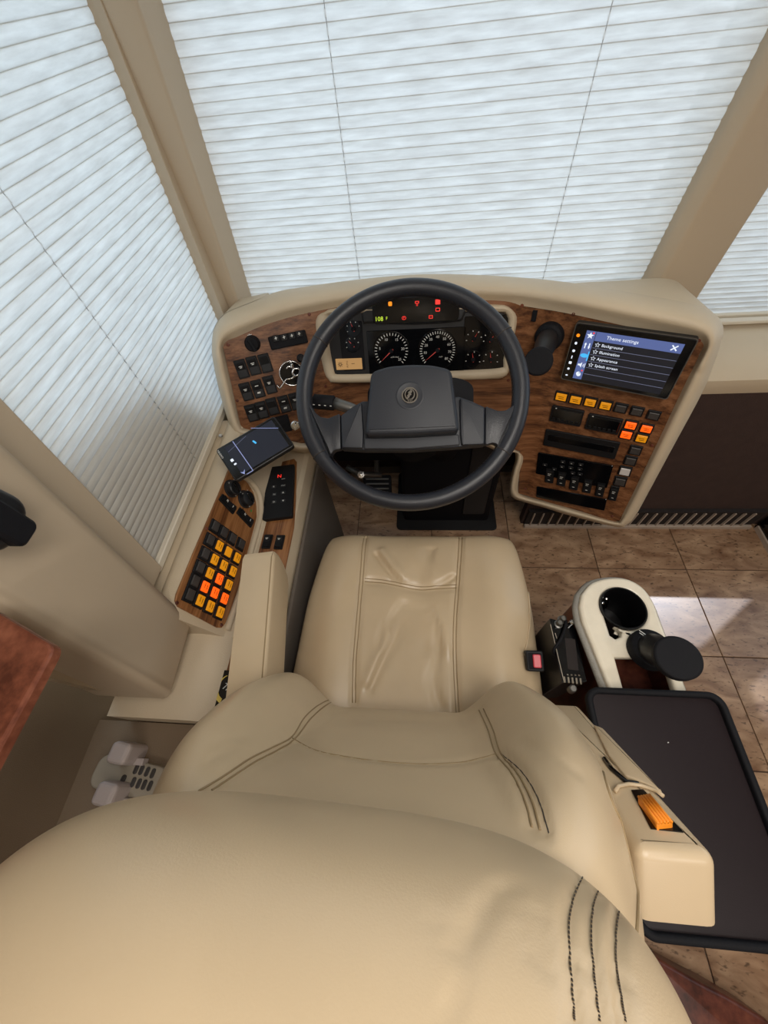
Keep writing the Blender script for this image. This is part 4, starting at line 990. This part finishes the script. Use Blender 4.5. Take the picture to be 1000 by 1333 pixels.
M['g_night'] = glow('glow_night', (22, 26, 40), .8)
plate('tablet_picture', tf.shift(tw * .03, 0), tw * .80, th * .84, .0002, .001, M['g_night'], TD, b=0, z0=.0007)
tp = lambda x, y: tf.uv((270 + .21 * x, 340 + .21 * y))
def tline(p, q, m, wd): a, b = tp(*p), tp(*q); strokes('route_line', [(a[0], a[1], b[0], b[1])], tf, M[m], TD, wd, .0008)
M['g_lav'] = glow('glow_lavender', (150, 160, 210), .8)
tline((158, 1118), (285, 1300), 'g_lav', .0016); tline((285, 1298), (245, 1322), 'g_lav', .0014); tline((270, 1036), (440, 1036), 'g_lav', .0011); tline((130, 1185), (240, 1085), 'g_line', .0007)
for p, m_, s in (((293, 1122), 'g_cyan', (.004, .010)), ((154, 1235), 'g_white', (.0065, .0065)), ((174, 1258), 'g_white', (.006, .004))):
    a = tp(*p); plate('map_icon', tf.shift(*a).rot(0 if s[0] > .005 else 20), s[0], s[1], .0003, .0015, M[m_], TD, b=0, z0=.0008)
a = tp(225, 1310); flat('map_icon', [[(-.006, .004), (0, -.005), (.006, .005), (0, .001)]], tf.shift(*a), M['g_lav'], .0003, parent=TD, z0=.0008)
a = tp(82, 1198); text('GARMIN', tf.shift(*a).rot(90), .006, M['print'], TD, z0=.0007)
e = tf.at(0, 0, -.013); g_ = np.array([-.43, .66, .60])
tube('mount_arm', smoothpath([e, e - tn * .03, np.array([-.405, .66, .64]), np.array([-.418, .68, .60])], 10), .010, M['soft'], TD, 12)

# ================================================================ DRIVER SEAT
ST = thing('driver_seat', 'beige leather driver seat with bolstered backrest and large headrest in the foreground', 'seat', (-.03, .2, 0))
xc = lambda Y: -.034 + .035 * Y
sgp = lambda v, e: math.copysign(abs(v) ** e, v)
# --- cushion
NU, NV = 170, 150; V = []
y0, y1 = -.02, .522
for j in range(NV):
    tv = -math.pi / 2 + math.pi * j / (NV - 1); fy = sgp(math.sin(tv), .62); gy = abs(math.cos(tv)) ** .42
    for i in range(NU):
        tu = -math.pi / 2 + math.pi * i / (NU - 1); fx = sgp(math.sin(tu), .62); gx = abs(math.cos(tu)) ** .42
        Y = (y0 + y1) / 2 + (y1 - y0) / 2 * fy
        hw = .270 - .018 * sstep(Y, .30, .54) - .010 * sstep(-Y, -.12, .05)
        hw *= (1 - .05 * max(0, abs(fy)) ** 10)
        x = hw * fx
        z = .415 + .085 * (gx * gy) + .016 * math.exp(-((abs(x) - .185) / .055) ** 2) * gy - .010 * math.exp(-((Y - .2) / .16) ** 2) * math.exp(-(x / .12) ** 2)
        V.append((xc(Y) + .012 + x, Y, z))
F = grid_faces(NU, NV)
rimi = [i for i in range(NU)] + [j * NU + NU - 1 for j in range(1, NV)] + [(NV - 1) * NU + i for i in range(NU - 2, -1, -1)] + [j * NU for j in range(NV - 2, 0, -1)]
def skirted(V, F, rimi, drop, shrink):
    V = [np.array(v) for v in V]; F = list(F); q = len(V); c = np.mean(V, 0)
    for i in rimi: V.append(np.array([c[0] + (V[i][0] - c[0]) * shrink, c[1] + (V[i][1] - c[1]) * shrink, V[i][2] - drop]))
    for k in range(len(rimi)): j = (k + 1) % len(rimi); F.append((rimi[k], rimi[j], q + j, q + k))
    return V, F
V, F = skirted(V, F, rimi, .07, .96)
c3 = lambda x, y: (380 + .34 * x, 670 + .34 * y)
tr = bvh(V, F)
sl = [(302, 40), (282, 110), (272, 230), (258, 400), (245, 560), (242, 720)]; sr = [(652, 40), (650, 110), (640, 260), (628, 440), (630, 600), (640, 770)]
T = lambda pts, off=0, n=50: trace(tr, [c3(x + off, y) for x, y in pts], n)
seams = [T(sl, -10), T(sl, 2), T(sr, -10), T(sr, 2)]
hs = [(280, 256), (350, 262), (420, 275), (490, 288), (560, 284), (632, 280)]
hseam = [T(hs, 0), trace(tr, [c3(x, y - 12) for x, y in hs], 40)]
wr_deep = [T(l, 0, 16) for l in ([(325, 150), (365, 205), (415, 262)], [(535, 130), (515, 190), (500, 262)], [(620, 235), (585, 258), (545, 275)])]
wr_long = [T(l, 0, 24) for l in ([(462, 335), (400, 460), (345, 570), (300, 670)], [(430, 330), (385, 400), (345, 470), (330, 500)], [(505, 315), (545, 400), (562, 500), (545, 640), (570, 740)], [(480, 345), (500, 430), (520, 520)], [(455, 350), (405, 430), (385, 500)])]
N = vnormals(V, F)
V = dent(V, N, seams + hseam, .0042, .0044)
V = dent(V, N, [T([(300, 256), (420, 275), (560, 284), (620, 280)])], .022, .006)
V = dent(V, N, [T([(480, 270), (490, 288), (495, 320)])], .03, .008)
V = dent(V, N, wr_deep, .0065, .0110); V = dent(V, N, wr_long, .0060, .0088)
V = dent(V, N, [T(l, 0, 16) for l in ([(345, 140), (390, 200), (435, 258)], [(515, 335), (575, 420), (600, 520)], [(380, 420), (330, 540), (290, 640)])], .011, -.0070)
cu = mk('seat_cushion', V, F, M['leather'], ST, True)
tr = bvh(V, F)
for l, o_ in ((sl, -10), (sl, 2), (sr, -10), (sr, 2), (hs, 0)): thread('seam', T(l, o_, 60), .0004, .0010, M['seam'], cu)
thread('seam', trace(tr, [c3(x, y - 12) for x, y in hs], 40), .0004, .0010, M['seam'], cu)
wl_ = [(895, 200), (912, 300), (918, 400), (910, 480), (897, 540)]
thread('welt', [h for h in trace(tr, [c3(x - 8, y) for x, y in wl_], 30)], .001, .0022, M['leather'], cu)
box('seat_base', (-.26, .0, .06), (.20, .44, .36), M['soft'], ST, .03); box('seat_pedestal', (-.20, .04, 0), (.14, .38, .065), M['black'], ST, .01)
# --- backrest
def lerp(x, xs, ys):
    return float(np.interp(x, xs, ys))
NR, NS = 110, 200; V = []
ZB = [.47, .52, .56, .61, .66, .72, .80, .88, .96, 1.02, 1.06]
YC = [.010, .045, .070, .084, .078, .060, .036, .012, -.010, -.034, -.07]
HW = [.215, .226, .232, .237, .240, .243, .238, .222, .196, .172, .14]
BO = [.03, .040, .050, .060, .068, .074, .074, .066, .05, .036, .02]
from math import cos, sin, pi
def cr(x, xs, ys):
    k = max(0, min(len(xs) - 2, int(np.searchsorted(xs, x) - 1))); t = (x - xs[k]) / (xs[k + 1] - xs[k])
    g = lambda i: (ys[min(i + 1, len(ys) - 1)] - ys[max(i - 1, 0)]) / (xs[min(i + 1, len(xs) - 1)] - xs[max(i - 1, 0)])
    h = xs[k + 1] - xs[k]; t2 = t * t; t3 = t2 * t
    return (2 * t3 - 3 * t2 + 1) * ys[k] + (t3 - 2 * t2 + t) * h * g(k) + (-2 * t3 + 3 * t2) * ys[k + 1] + (t3 - t2) * h * g(k + 1)
for j in range(NR):
    z = .47 + .59 * j / (NR - 1); yc = cr(z, ZB, YC); hw = cr(z, ZB, HW); bo = cr(z, ZB, BO)
    X0 = -.0395 + .004 * (z - .7) * -1
    th = .062
    for i in range(NS):
        a = 2 * pi * i / NS; cx = sgp(cos(a), .60); sy = sgp(sin(a), .55)
        x = hw * cx; y = yc - th + th * sy
        if sin(a) > 0:
            y += bo * sstep(abs(x), .095, .190) * (abs(sin(a)) ** .55)
            y += -.004 * math.exp(-((z - .70) / .06) ** 2) * math.exp(-(x / .08) ** 2)
        # shoulders round off towards the top
        V.append((X0 + x, y, z - .035 * max(0, abs(cx)) ** 3 * sstep(z, .90, 1.06)))
F = grid_faces(NS, NR, True); F += [tuple(range(NS))[::-1], tuple((NR - 1) * NS + i for i in range(NS))]
tr = bvh(V, F); N = vnormals(V, F)
Tp = lambda pts, n=50: trace(tr, pts, n)
cb = lambda x, y: (180 + .58 * x, 840 + .58 * y)
SLb = [(455, 118), (415, 128), (375, 160), (345, 205), (300, 230), (250, 255), (190, 295), (135, 328)]
SLc = [(470, 124), (430, 130), (390, 162), (352, 210), (312, 236), (262, 262), (210, 296), (165, 326)]
SRb = [(765, 146), (785, 190), (803, 244), (840, 290), (868, 350), (884, 410)]
SRc = [(775, 143), (797, 190), (815, 244), (852, 288), (884, 350), (902, 415)]
SRd = [(815, 244), (862, 285), (898, 345), (922, 422)]
SH = [(345, 208), (400, 236), (480, 252), (560, 262), (640, 266), (720, 263), (760, 255), (803, 244)]
L = [[cb(*p) for p in q] for q in (SLb, SLc, SRb, SRc, SRd, SH)]
V = dent(V, N, [Tp(q) for q in L[:5]], .0038, .0030); V = dent(V, N, [Tp(L[5])], .006, .0024)
V = dent(V, N, [Tp([cb(*p) for p in q], 14) for q in ([(155, 262), (180, 244), (215, 232)], [(175, 222), (205, 210), (235, 204)], [(860, 215), (920, 240), (985, 285)], [(940, 120), (965, 122), (985, 135)])], .004, .0014)
bk = mk('backrest', V, F, M['leather'], ST, True)
tr = bvh(V, F)
for q in L[:4]: thread('seam', Tp(q, 60), .0003, .0009, M['seam'], bk)
thread('seam', Tp(L[4], 60), .0002, .0005, M['thread'], bk); thread('seam', Tp(L[5], 60), .0001, .0005, M['seam'], bk)
c5 = lambda x, y: (660 + .39 * x, 730 + .39 * y)
q = [c5(*p) for p in ((262, 505), (300, 590), (325, 670), (360, 790), (400, 880), (440, 970), (449, 1060), (450, 1150), (446, 1230), (440, 1300))]
thread('welt', Tp([(x - 6, y) for x, y in q], 40), .0004, .0012, M['seam'], bk)
# --- headrest
hc = np.array([-.066, -.130, 1.030]); HA, HB, HC = .197, .108, .126; NU, NV = 200, 120; V = []
yaw = math.radians(-2.5)
for j in range(NV):
    p = -pi / 2 + pi * j / (NV - 1)
    for i in range(NU):
        a = 2 * pi * i / NU
        x = HA * sgp(cos(p), .55) * sgp(cos(a), .56); y = HB * sgp(cos(p), .62) * sgp(sin(a), .62); z = HC * sgp(sin(p), .78)
        y -= .10 * max(0, z) ** 2 / HC; z -= .016 * (abs(x) / HA) ** 2.4 * (1 if z > 0 else 0)
        V.append((hc[0] + x * cos(yaw) - y * sin(yaw), hc[1] + x * sin(yaw) + y * cos(yaw), hc[2] + z))
F = grid_faces(NU, NV, True)
tr = bvh(V, F); N = vnormals(V, F)
ch = lambda x, y: (560 + .44 * x, 1000 + .44 * y)
H1 = [(482, 272), (450, 325), (425, 385), (412, 450), (412, 530), (418, 620), (424, 700), (428, 750)]
H2 = [(525, 318), (495, 370), (480, 430), (478, 520), (485, 600), (492, 670), (502, 750)]
H3 = [(572, 388), (558, 430), (550, 500), (550, 570), (558, 630), (568, 690), (578, 750)]
L = [[ch(*p) for p in q] for q in (H1, H2, H3)]
V = dent(V, N, [Tp(q) for q in L], .0032, .0026)
cre = [[(250, 330), (258, 400), (280, 460), (300, 560)], [(230, 340), (180, 410), (110, 540), (60, 740)], [(205, 345), (140, 440), (90, 560)], [(150, 400), (110, 500)], [(330, 430), (335, 520), (350, 600)], [(20, 420), (50, 520)], [(545, 600), (590, 640)], [(545, 560), (575, 610)], [(430, 560), (470, 590)]]
V = dent(V, N, [Tp([ch(*p) for p in q], 20) for q in cre], .0022, .0012)
hd_ = mk('headrest', V, F, M['leather'], ST, True)
tr = bvh(V, F)
for q in L:
    ln = Tp(q, 80)
    thread('seam', ln, .0000, .00035, M['seam'], hd_)
    P = [tube_data([a[0] + a[1] * .0003, b[0] + b[1] * .0003], .00045, 4) for a, b in list(zip(ln, ln[1:]))[::2]]
    if P: mk('stitching', *join(P), M['thread'], hd_, kind='stuff')
# --- left armrest
zt_ = .705; eA = onz((317, 721), zt_); eB = onz((303, 829), zt_); eD = eA - eB; eD[2] = 0; eD = unit(eD)
fa = Frame((eA[0], eA[1], 0), eD, (eD[1], -eD[0], 0))
AR = [(-.34, .60), (-.03, .60), (-.012, .612), (.002, .64), (.006, .675), (.002, .698), (-.012, .705), (-.34, .700)]
if fa.v[2] < 0: AR = [(x, -z) for x, z in AR]
ar = autosmooth(prism('armrest', AR, .062, M['leather'], fa, ST, b=.007, z0=0, steps=4), 50)
tube('seam', [fa.at(y, math.copysign(z + .0006, fa.v[2]), .0565) for y, z in ((-.30, .7005), (-.15, .7025), (-.03, .7042), (-.014, .7045), (-.002, .698))], .0011, M['seam'], ar, 6)
# --- raised armrest on the right with its orange lever
A1 = np.array([.233, .075, .665]); A2 = np.array([.237, -.050, .862]); au = unit(A2 - A1); an = unit(np.cross(np.array([1., 0, 0]), au))
if an[1] < 0: an = -an
fr_ = Frame(A1, (-1, 0, 0), an)          # v runs up the bar
Lb = np.linalg.norm(A2 - A1); sgv = 1 if fr_.v @ au > 0 else -1
P = roundpoly([(-.030, -.06), (.026, -.06), (.034, Lb), (-.038, Lb)], .012, 5)
ra = autosmooth(prism('raised_armrest', P, .064, M['leather'], fr_, ST, b=.012, z0=-.064, steps=5), 60)
g = lambda x, y, h=0: fr_.hit(c5(x, y), h)
slot_ = [fr_.uv(c5(*p), .001) for p in ((415, 765), (455, 762), (590, 905), (480, 893))]
prism('lever_recess', slot_, .0015, M['gloss'], fr_, ra, z0=-.0005)
lv = [fr_.uv(c5(*p), .003) for p in ((436, 800), (480, 792), (556, 884), (500, 890))]
lo = prism('lever', roundpoly(lv, .002, 2), .007, M['lever'], fr_, ra, b=.002, steps=2)
for k in range(5):
    t = (k + .5) / 5; a = np.array(lv[0]) * (1 - t) + np.array(lv[1]) * t; b = np.array(lv[3]) * (1 - t) + np.array(lv[2]) * t
    tube('lever_rib', [fr_.at(a[0], a[1], .0068), fr_.at(b[0], b[1], .0068)], .0016, M['lever'], lo, 6)
tube('flap_piping', [g(*p, .002) for p in ((362, 770), (372, 752), (410, 745), (450, 750), (500, 768), (522, 785))], .0022, M['leather'], ra, 8)
tube('strap', [g(*p, .002) for p in ((325, 660), (350, 695), (400, 738), (440, 745))], .0028, M['gloss'], ra, 8)
autosmooth(prism('leather_flap', roundpoly([fr_.uv(c5(*p), .003) for p in ((290, 548), (320, 560), (520, 772), (455, 740), (395, 718), (340, 650))], .003, 3), .004, M['leather'], fr_, ra, b=.0015, steps=2), 50)

# ================================================================ BUCKLE, RADIO, CUP CONSOLE, TRAY
cq = lambda x, y: (660 + .1426 * x, 730 + .1426 * y)
BK = thing('seat_belt_buckle', 'black seat belt buckle with a red release button beside the cushion', 'buckle', tuple(onz(cq(255, 900), .50)))
f = Frame(onz(cq(258, 915), .515), (.98, .0, -.0), (-.1, -.25, .96)); w_, h_ = dsize(f, 22, 24)
f = Frame(f.o, f.u, f.n)
plate('buckle_body', f, w_ * 1.05, h_ * 1.15, .045, .004, M['switch'], BK, b=.003, z0=-.045, steps=2)
plate('release_slot', f, w_ * .8, h_ * .9, .001, .002, M['soft'], BK)
plate('release_button', f.shift(w_ * .10, 0), w_ * .48, h_ * .74, .005, .003, M['red'], BK, b=.002, z0=.0005, steps=2)
tube('buckle_stalk', [f.at(0, 0, -.04), f.at(.0, 0, -.12), np.array([f.o[0], f.o[1], .36])], .012, M['soft'], BK)
RD = thing('cb_radio', 'black two way radio standing on edge between seat and cup holder console', 'radio', tuple(onz((738, 850), .30)))
zr_ = .545
r4 = [onz(cq(*p), zr_) for p in ((388, 522), (610, 585), (735, 1105), (505, 1115))]
ru = unit((r4[1] - r4[0]) + (r4[2] - r4[3])); rff = Frame(sum(r4) / 4, ru, (0, 0, 1))
Q = [rff.uv(cq(*p)) for p in ((388, 522), (610, 585), (735, 1105), (505, 1115))]
prism('radio_body', roundpoly(Q, .003, 2), .19, M['black'], rff, RD, b=.001, z0=-.19)
prism('radio_face', roundpoly([(x * .94, y * .97) for x, y in Q], .003, 2), .003, M['gloss'], rff, RD, b=.001)
rm = lambda x, y, h=.003: rff.moved(cq(x, y), h)
for x, y in ((470, 580), (500, 540)):
    autosmooth(lathe('radio_knob', rm(x, y), [(.0085, 0), (.0085, .002), (.006, .003), (.0055, .014), (.0045, .015), (.004, .013), (.001, .013)], M['dull'], RD, 20), 40)
lathe('radio_knob', rm(590, 1175, 0), [(.007, -.005), (.007, .010), (.005, .012), (.001, .012)], M['dull'], RD, 16)
strokes('edge_line', [tuple(rff.uv(cq(*p), .003)) + tuple(rff.uv(cq(*r), .003)) for p, r in (((398, 580), (520, 1100)), ((440, 660), (455, 710)))], rff, M['grey'], RD, .0014, .0032)
for k in range(5): plate('radio_key', rm(525 + 37 * k, 1085 + 4 * k), .0032, .011, .002, .0008, M['grey'], RD)
for k in range(4): plate('radio_key', rm(555 + 35 * k, 1040 + 2 * k), .003, .0025, .0015, .0005, M['grey'], RD)
plate('radio_display', rm(590, 850), .020, .060, .0006, .002, M['ventd'], RD)
tube('radio_cable', smoothpath([rff.hit(cq(*p), h) for p, h in (((540, 545), .01), ((530, 620), .012), ((490, 720), .010), ((430, 810), .004), ((432, 850), -.01))], 20), .003, M['soft'], RD, 8)
autosmooth(lathe('plug', rm(585, 575), [(.006, 0), (.006, .012), (.004, .014), (.001, .014)], M['chrome'], RD, 14), 40)
# cup holder console
zc = .585
CF = Frame((0, 0, zc), (1, 0, 0), (0, 0, 1))
CH = thing('cup_console', 'wood sided console with cream top and a round black cup holder', 'console', (.45, .15, 0))
cuvp = lambda pts, h=0: [CF.uv(c5(*p), h) for p in pts]
oc = cuvp([(250, 110), (285, 72), (345, 56), (405, 60), (455, 88), (490, 135), (515, 200)])
back = [onz(c5(600, 425), zc)[:2], onz(c5(348, 425), zc)[:2]]
dirR = unit(np.array(back[0]) - np.array(onz(c5(515, 200), zc)[:2])); dirL = unit(np.array(back[1]) - np.array(onz(c5(252, 180), zc)[:2]))
eR = np.array(back[0]) + dirR * .22; eL = np.array(back[1]) + dirL * .22
outl = [tuple(p) for p in smoothpath([np.array(p) for p in oc], 28)] + [tuple(eR), tuple(eL)] + cuvp([(252, 200), (243, 150)])
hole = cuvp([(385 + 76 * cos(t), 160 + 60 * sin(t)) for t in np.linspace(0, 2 * pi, 33)[:-1] if not (1.55 < t < 2.45)])
hc_ = CF.uv(c5(388, 158)); hr = .0425
ah = 2.0
hole = [(hc_[0] + hr * cos(t), hc_[1] + hr * sin(t)) for t in np.linspace(-2.15, 3.55, 40)]
nt_ = cuvp([(335, 212), (340, 240), (360, 258), (385, 252), (390, 232)])
hole = hole + cuvp([(338, 222), (346, 248), (364, 260), (384, 252), (386, 235)])
hole2 = cuvp([(362, 322), (528, 322), (566, 440), (394, 440)])
top_ = flat('top', [outl, hole, hole2], CF, M['cream'], .022, .006, CH, True, z0=-.022)
O = np.array(outl); cO = O.mean(0)
edge = resample(outl, 90)
tube('grey_edging', [CF.at(x, y, -.020) for x, y in edge], .009, M['piping'], CH, 8, True)
body_ = [tuple(cO + (np.array(p) - cO) * .985) for p in resample(outl, 60)]
# hollow wooden body so the cup well and the open bin read as depth
V = []; n = len(body_)
for z in (-.03, -.58): V += [CF.at(x, y, z) for x, y in body_]
F = [(i, (i + 1) % n, n + (i + 1) % n, n + i) for i in range(n)]
autosmooth(mk('wood_side', V, F, M['cherry'], CH, True), 40)
prism('well_floor', body_, .006, M['cherry'], CF, CH, z0=-.11)
cu_ = CF.shift(hc_[0], hc_[1])
autosmooth(lathe('cup_holder', cu_, [(hr * 1.02, -.001), (hr * 1.0, .003), (hr * .94, .003), (hr * .88, -.004), (hr * .84, -.095), (.001, -.095)], M['well'], CH, 48, cap=False), 40)
for k in range(3):
    a = 2.1 + k * .45; P = [cu_.at(hr * q * cos(a), hr * q * sin(a), z) for q, z in ((.80, -.02), (.62, -.03), (.50, -.05), (.62, -.075))]
    tube('spring_clip', smoothpath(P, 8), .0035, M['chrome'], CH, 8)
# puck phone mount on the console
bm_ = onz(c5(470, 300), zc + .001); hm = onz(c5(574, 322), .682)
puck_mount('black puck phone mount standing on the cream console beside the cup holder', bm_, (0, 0, 1), .036, hm, unit(unit(O3 - hm) * .6 + np.array([.1, .05, .8])), 28 * .60 / 500, False)
pm = [o for o in bpy.data.objects if o.name.startswith('phone_mount')][-1]
fpb = Frame(bm_ + np.array([0, 0, .0125]), (1, 0, 0), (0, 0, 1))
strokes('print', [(-.008, .002, .006, .002), (-.006, -.002, .008, -.002)], Frame(onz(c5(455, 245), zc + .0255), (.75, -.66, 0), (0, 0, 1)), M['print'], pm, .0016)
# tray
zt = .615
TR = thing('tray_table', 'black rimmed rectangular tray table beside the seat', 'tray', (.40, 0, zt - .012))
ta = onz((761, 893), zt); tb = onz((940, 897), zt); tcn = onz((845, 1228), zt)
w_, l_ = tb[0] - ta[0], ta[1] - tcn[1]
ftr = Frame((ta[0] + w_ / 2, (ta[1] + tcn[1]) / 2, zt - .016), (1, 0, 0), (0, 0, 1))
plate('tray_base', ftr, w_ * .985, l_ * .985, .006, .020, M['tray'], TR, b=.001)
flat('tray_rim', [rrect(w_, l_, .024, 8), rrect(w_ - .020, l_ - .020, .015, 8)], ftr, M['soft'], .016, .004, TR, True)
tube('tray_arm', [(.36, -.10, zt - .018), (.36, -.16, .45), (.34, -.2, .2), (.34, -.2, .0)], .018, M['black'], TR)
a = ftr.hit((870, 967), .006)
strokes('crumb', [(-.001, 0, .0012, .0008)], ftr.moved((870, 967), .006), M['print'], TR, .0012, .0)
# low curved cherry base in the corner of the picture
zl = .10
Cb = [onz(p, zl)[:2] for p in ((838, 1236), (905, 1275), (950, 1298), (1000, 1328))]
P = smoothpath([np.array(c) for c in Cb], 12); P = [tuple(p) for p in P] + [(P[-1][0] + .25, P[-1][1] - .25), (P[0][0] - .05, P[0][1] - .40)]
o = prism('low_cabinet', P, zl, M['cherry'], WORLD, None, b=.01, steps=3); autosmooth(o, 40); tag(o, 'dark reddish curved wooden cabinet base on the floor behind the tray', 'cabinet')

# ================================================================ PASSENGER FOOTWELL
PD = thing('passenger_dash', 'plain tan padded passenger dash under the right hand blind', 'dashboard', (1.3, 1.0, 0))
prf = [(1.10, .60), (1.10, .672), (1.072, .676), (1.056, .703), (1.045, .694), (1.00, .700), (.93, .700), (.87, .692), (.845, .675), (.842, .655), (.86, .60)]
V = []; n = len(prf)
for x in (.50, XR - .003): V += [(x, y, z) for y, z in prf]
F = [(i, (i + 1) % n, n + (i + 1) % n, n + i) for i in range(n)] + [tuple(range(n))[::-1], tuple(n + i for i in range(n))]
autosmooth(mk('dash_pad', V, F, M['vinyl'], PD), 40)
box('sill_rail', (.50, 1.035, .706), (XR - .003, 1.055, .714), M['frame'], PD, .003)
box('wall_front', (.40, .85, .0), (1.265, .88, .655), M['carpet'], kind='structure')
box('wall_front', (1.265, .85, .0), (XR, .88, .655), M['carpet'], kind='structure')
VT = thing('floor_vent', 'low metal vent grille with upright slats at the foot of the brown wall', 'vent', (.85, .838, 0))
box('vent_back', (.41, .838, .004), (1.24, .849, .105), M['ventd'], VT)
box('vent_rail', (.41, .826, .0), (1.24, .838, .016), M['vent'], VT, .002); box('vent_rail', (.41, .832, .100), (1.24, .838, .106), M['ventd'], VT)
src = None; k = 0
for i in range(24):
    x = .43 + .0335 * i; fz = Frame((x, .833, .016), (1, 0, 0), (0, 0, 1))
    if src is None: src = plate('slat', fz, .0045, .009, .084, .001, M['vent'], VT, b=.0008)
    else:
        o = link('slat', src.data, None, VT, fz)
BR = thing('step_bracket', 'dark angled metal bracket at the step edge on the far right', 'bracket', (1.27, .80, 0))
box('bracket_plate', (1.262, .72, .0), (1.30, .84, .09), M['gloss'], BR, .004); box('bracket_edge', (1.256, .70, .0), (1.264, .83, .02), M['vent'], BR, .001)
# unseen ceiling fixtures, added to carry the seat-lighting lamps
for k, (x, y, p_, s_, *_r) in enumerate(LAMPS):
    L_ = thing('added_ceiling_light', ('unseen added round ceiling light behind the driver seat', 'unseen added round ceiling light over the aisle beside the driver seat', 'unseen added round ceiling light far behind the driver seat', 'unseen added round ceiling light far back over the aisle', 'unseen added small round ceiling light above the dash')[k], 'lamp', (x, y, CEIL), 'added ceiling lights')
    fl_ = Frame((x, y, CEIL), (1, 0, 0), (0, 0, -1)); lathe('light_ring', fl_, [(s_ * .62, 0), (s_ * .62, .008), (s_ * .54, .012), (s_ * .52, .004), (.001, .004)], M['frame'], L_, 32)
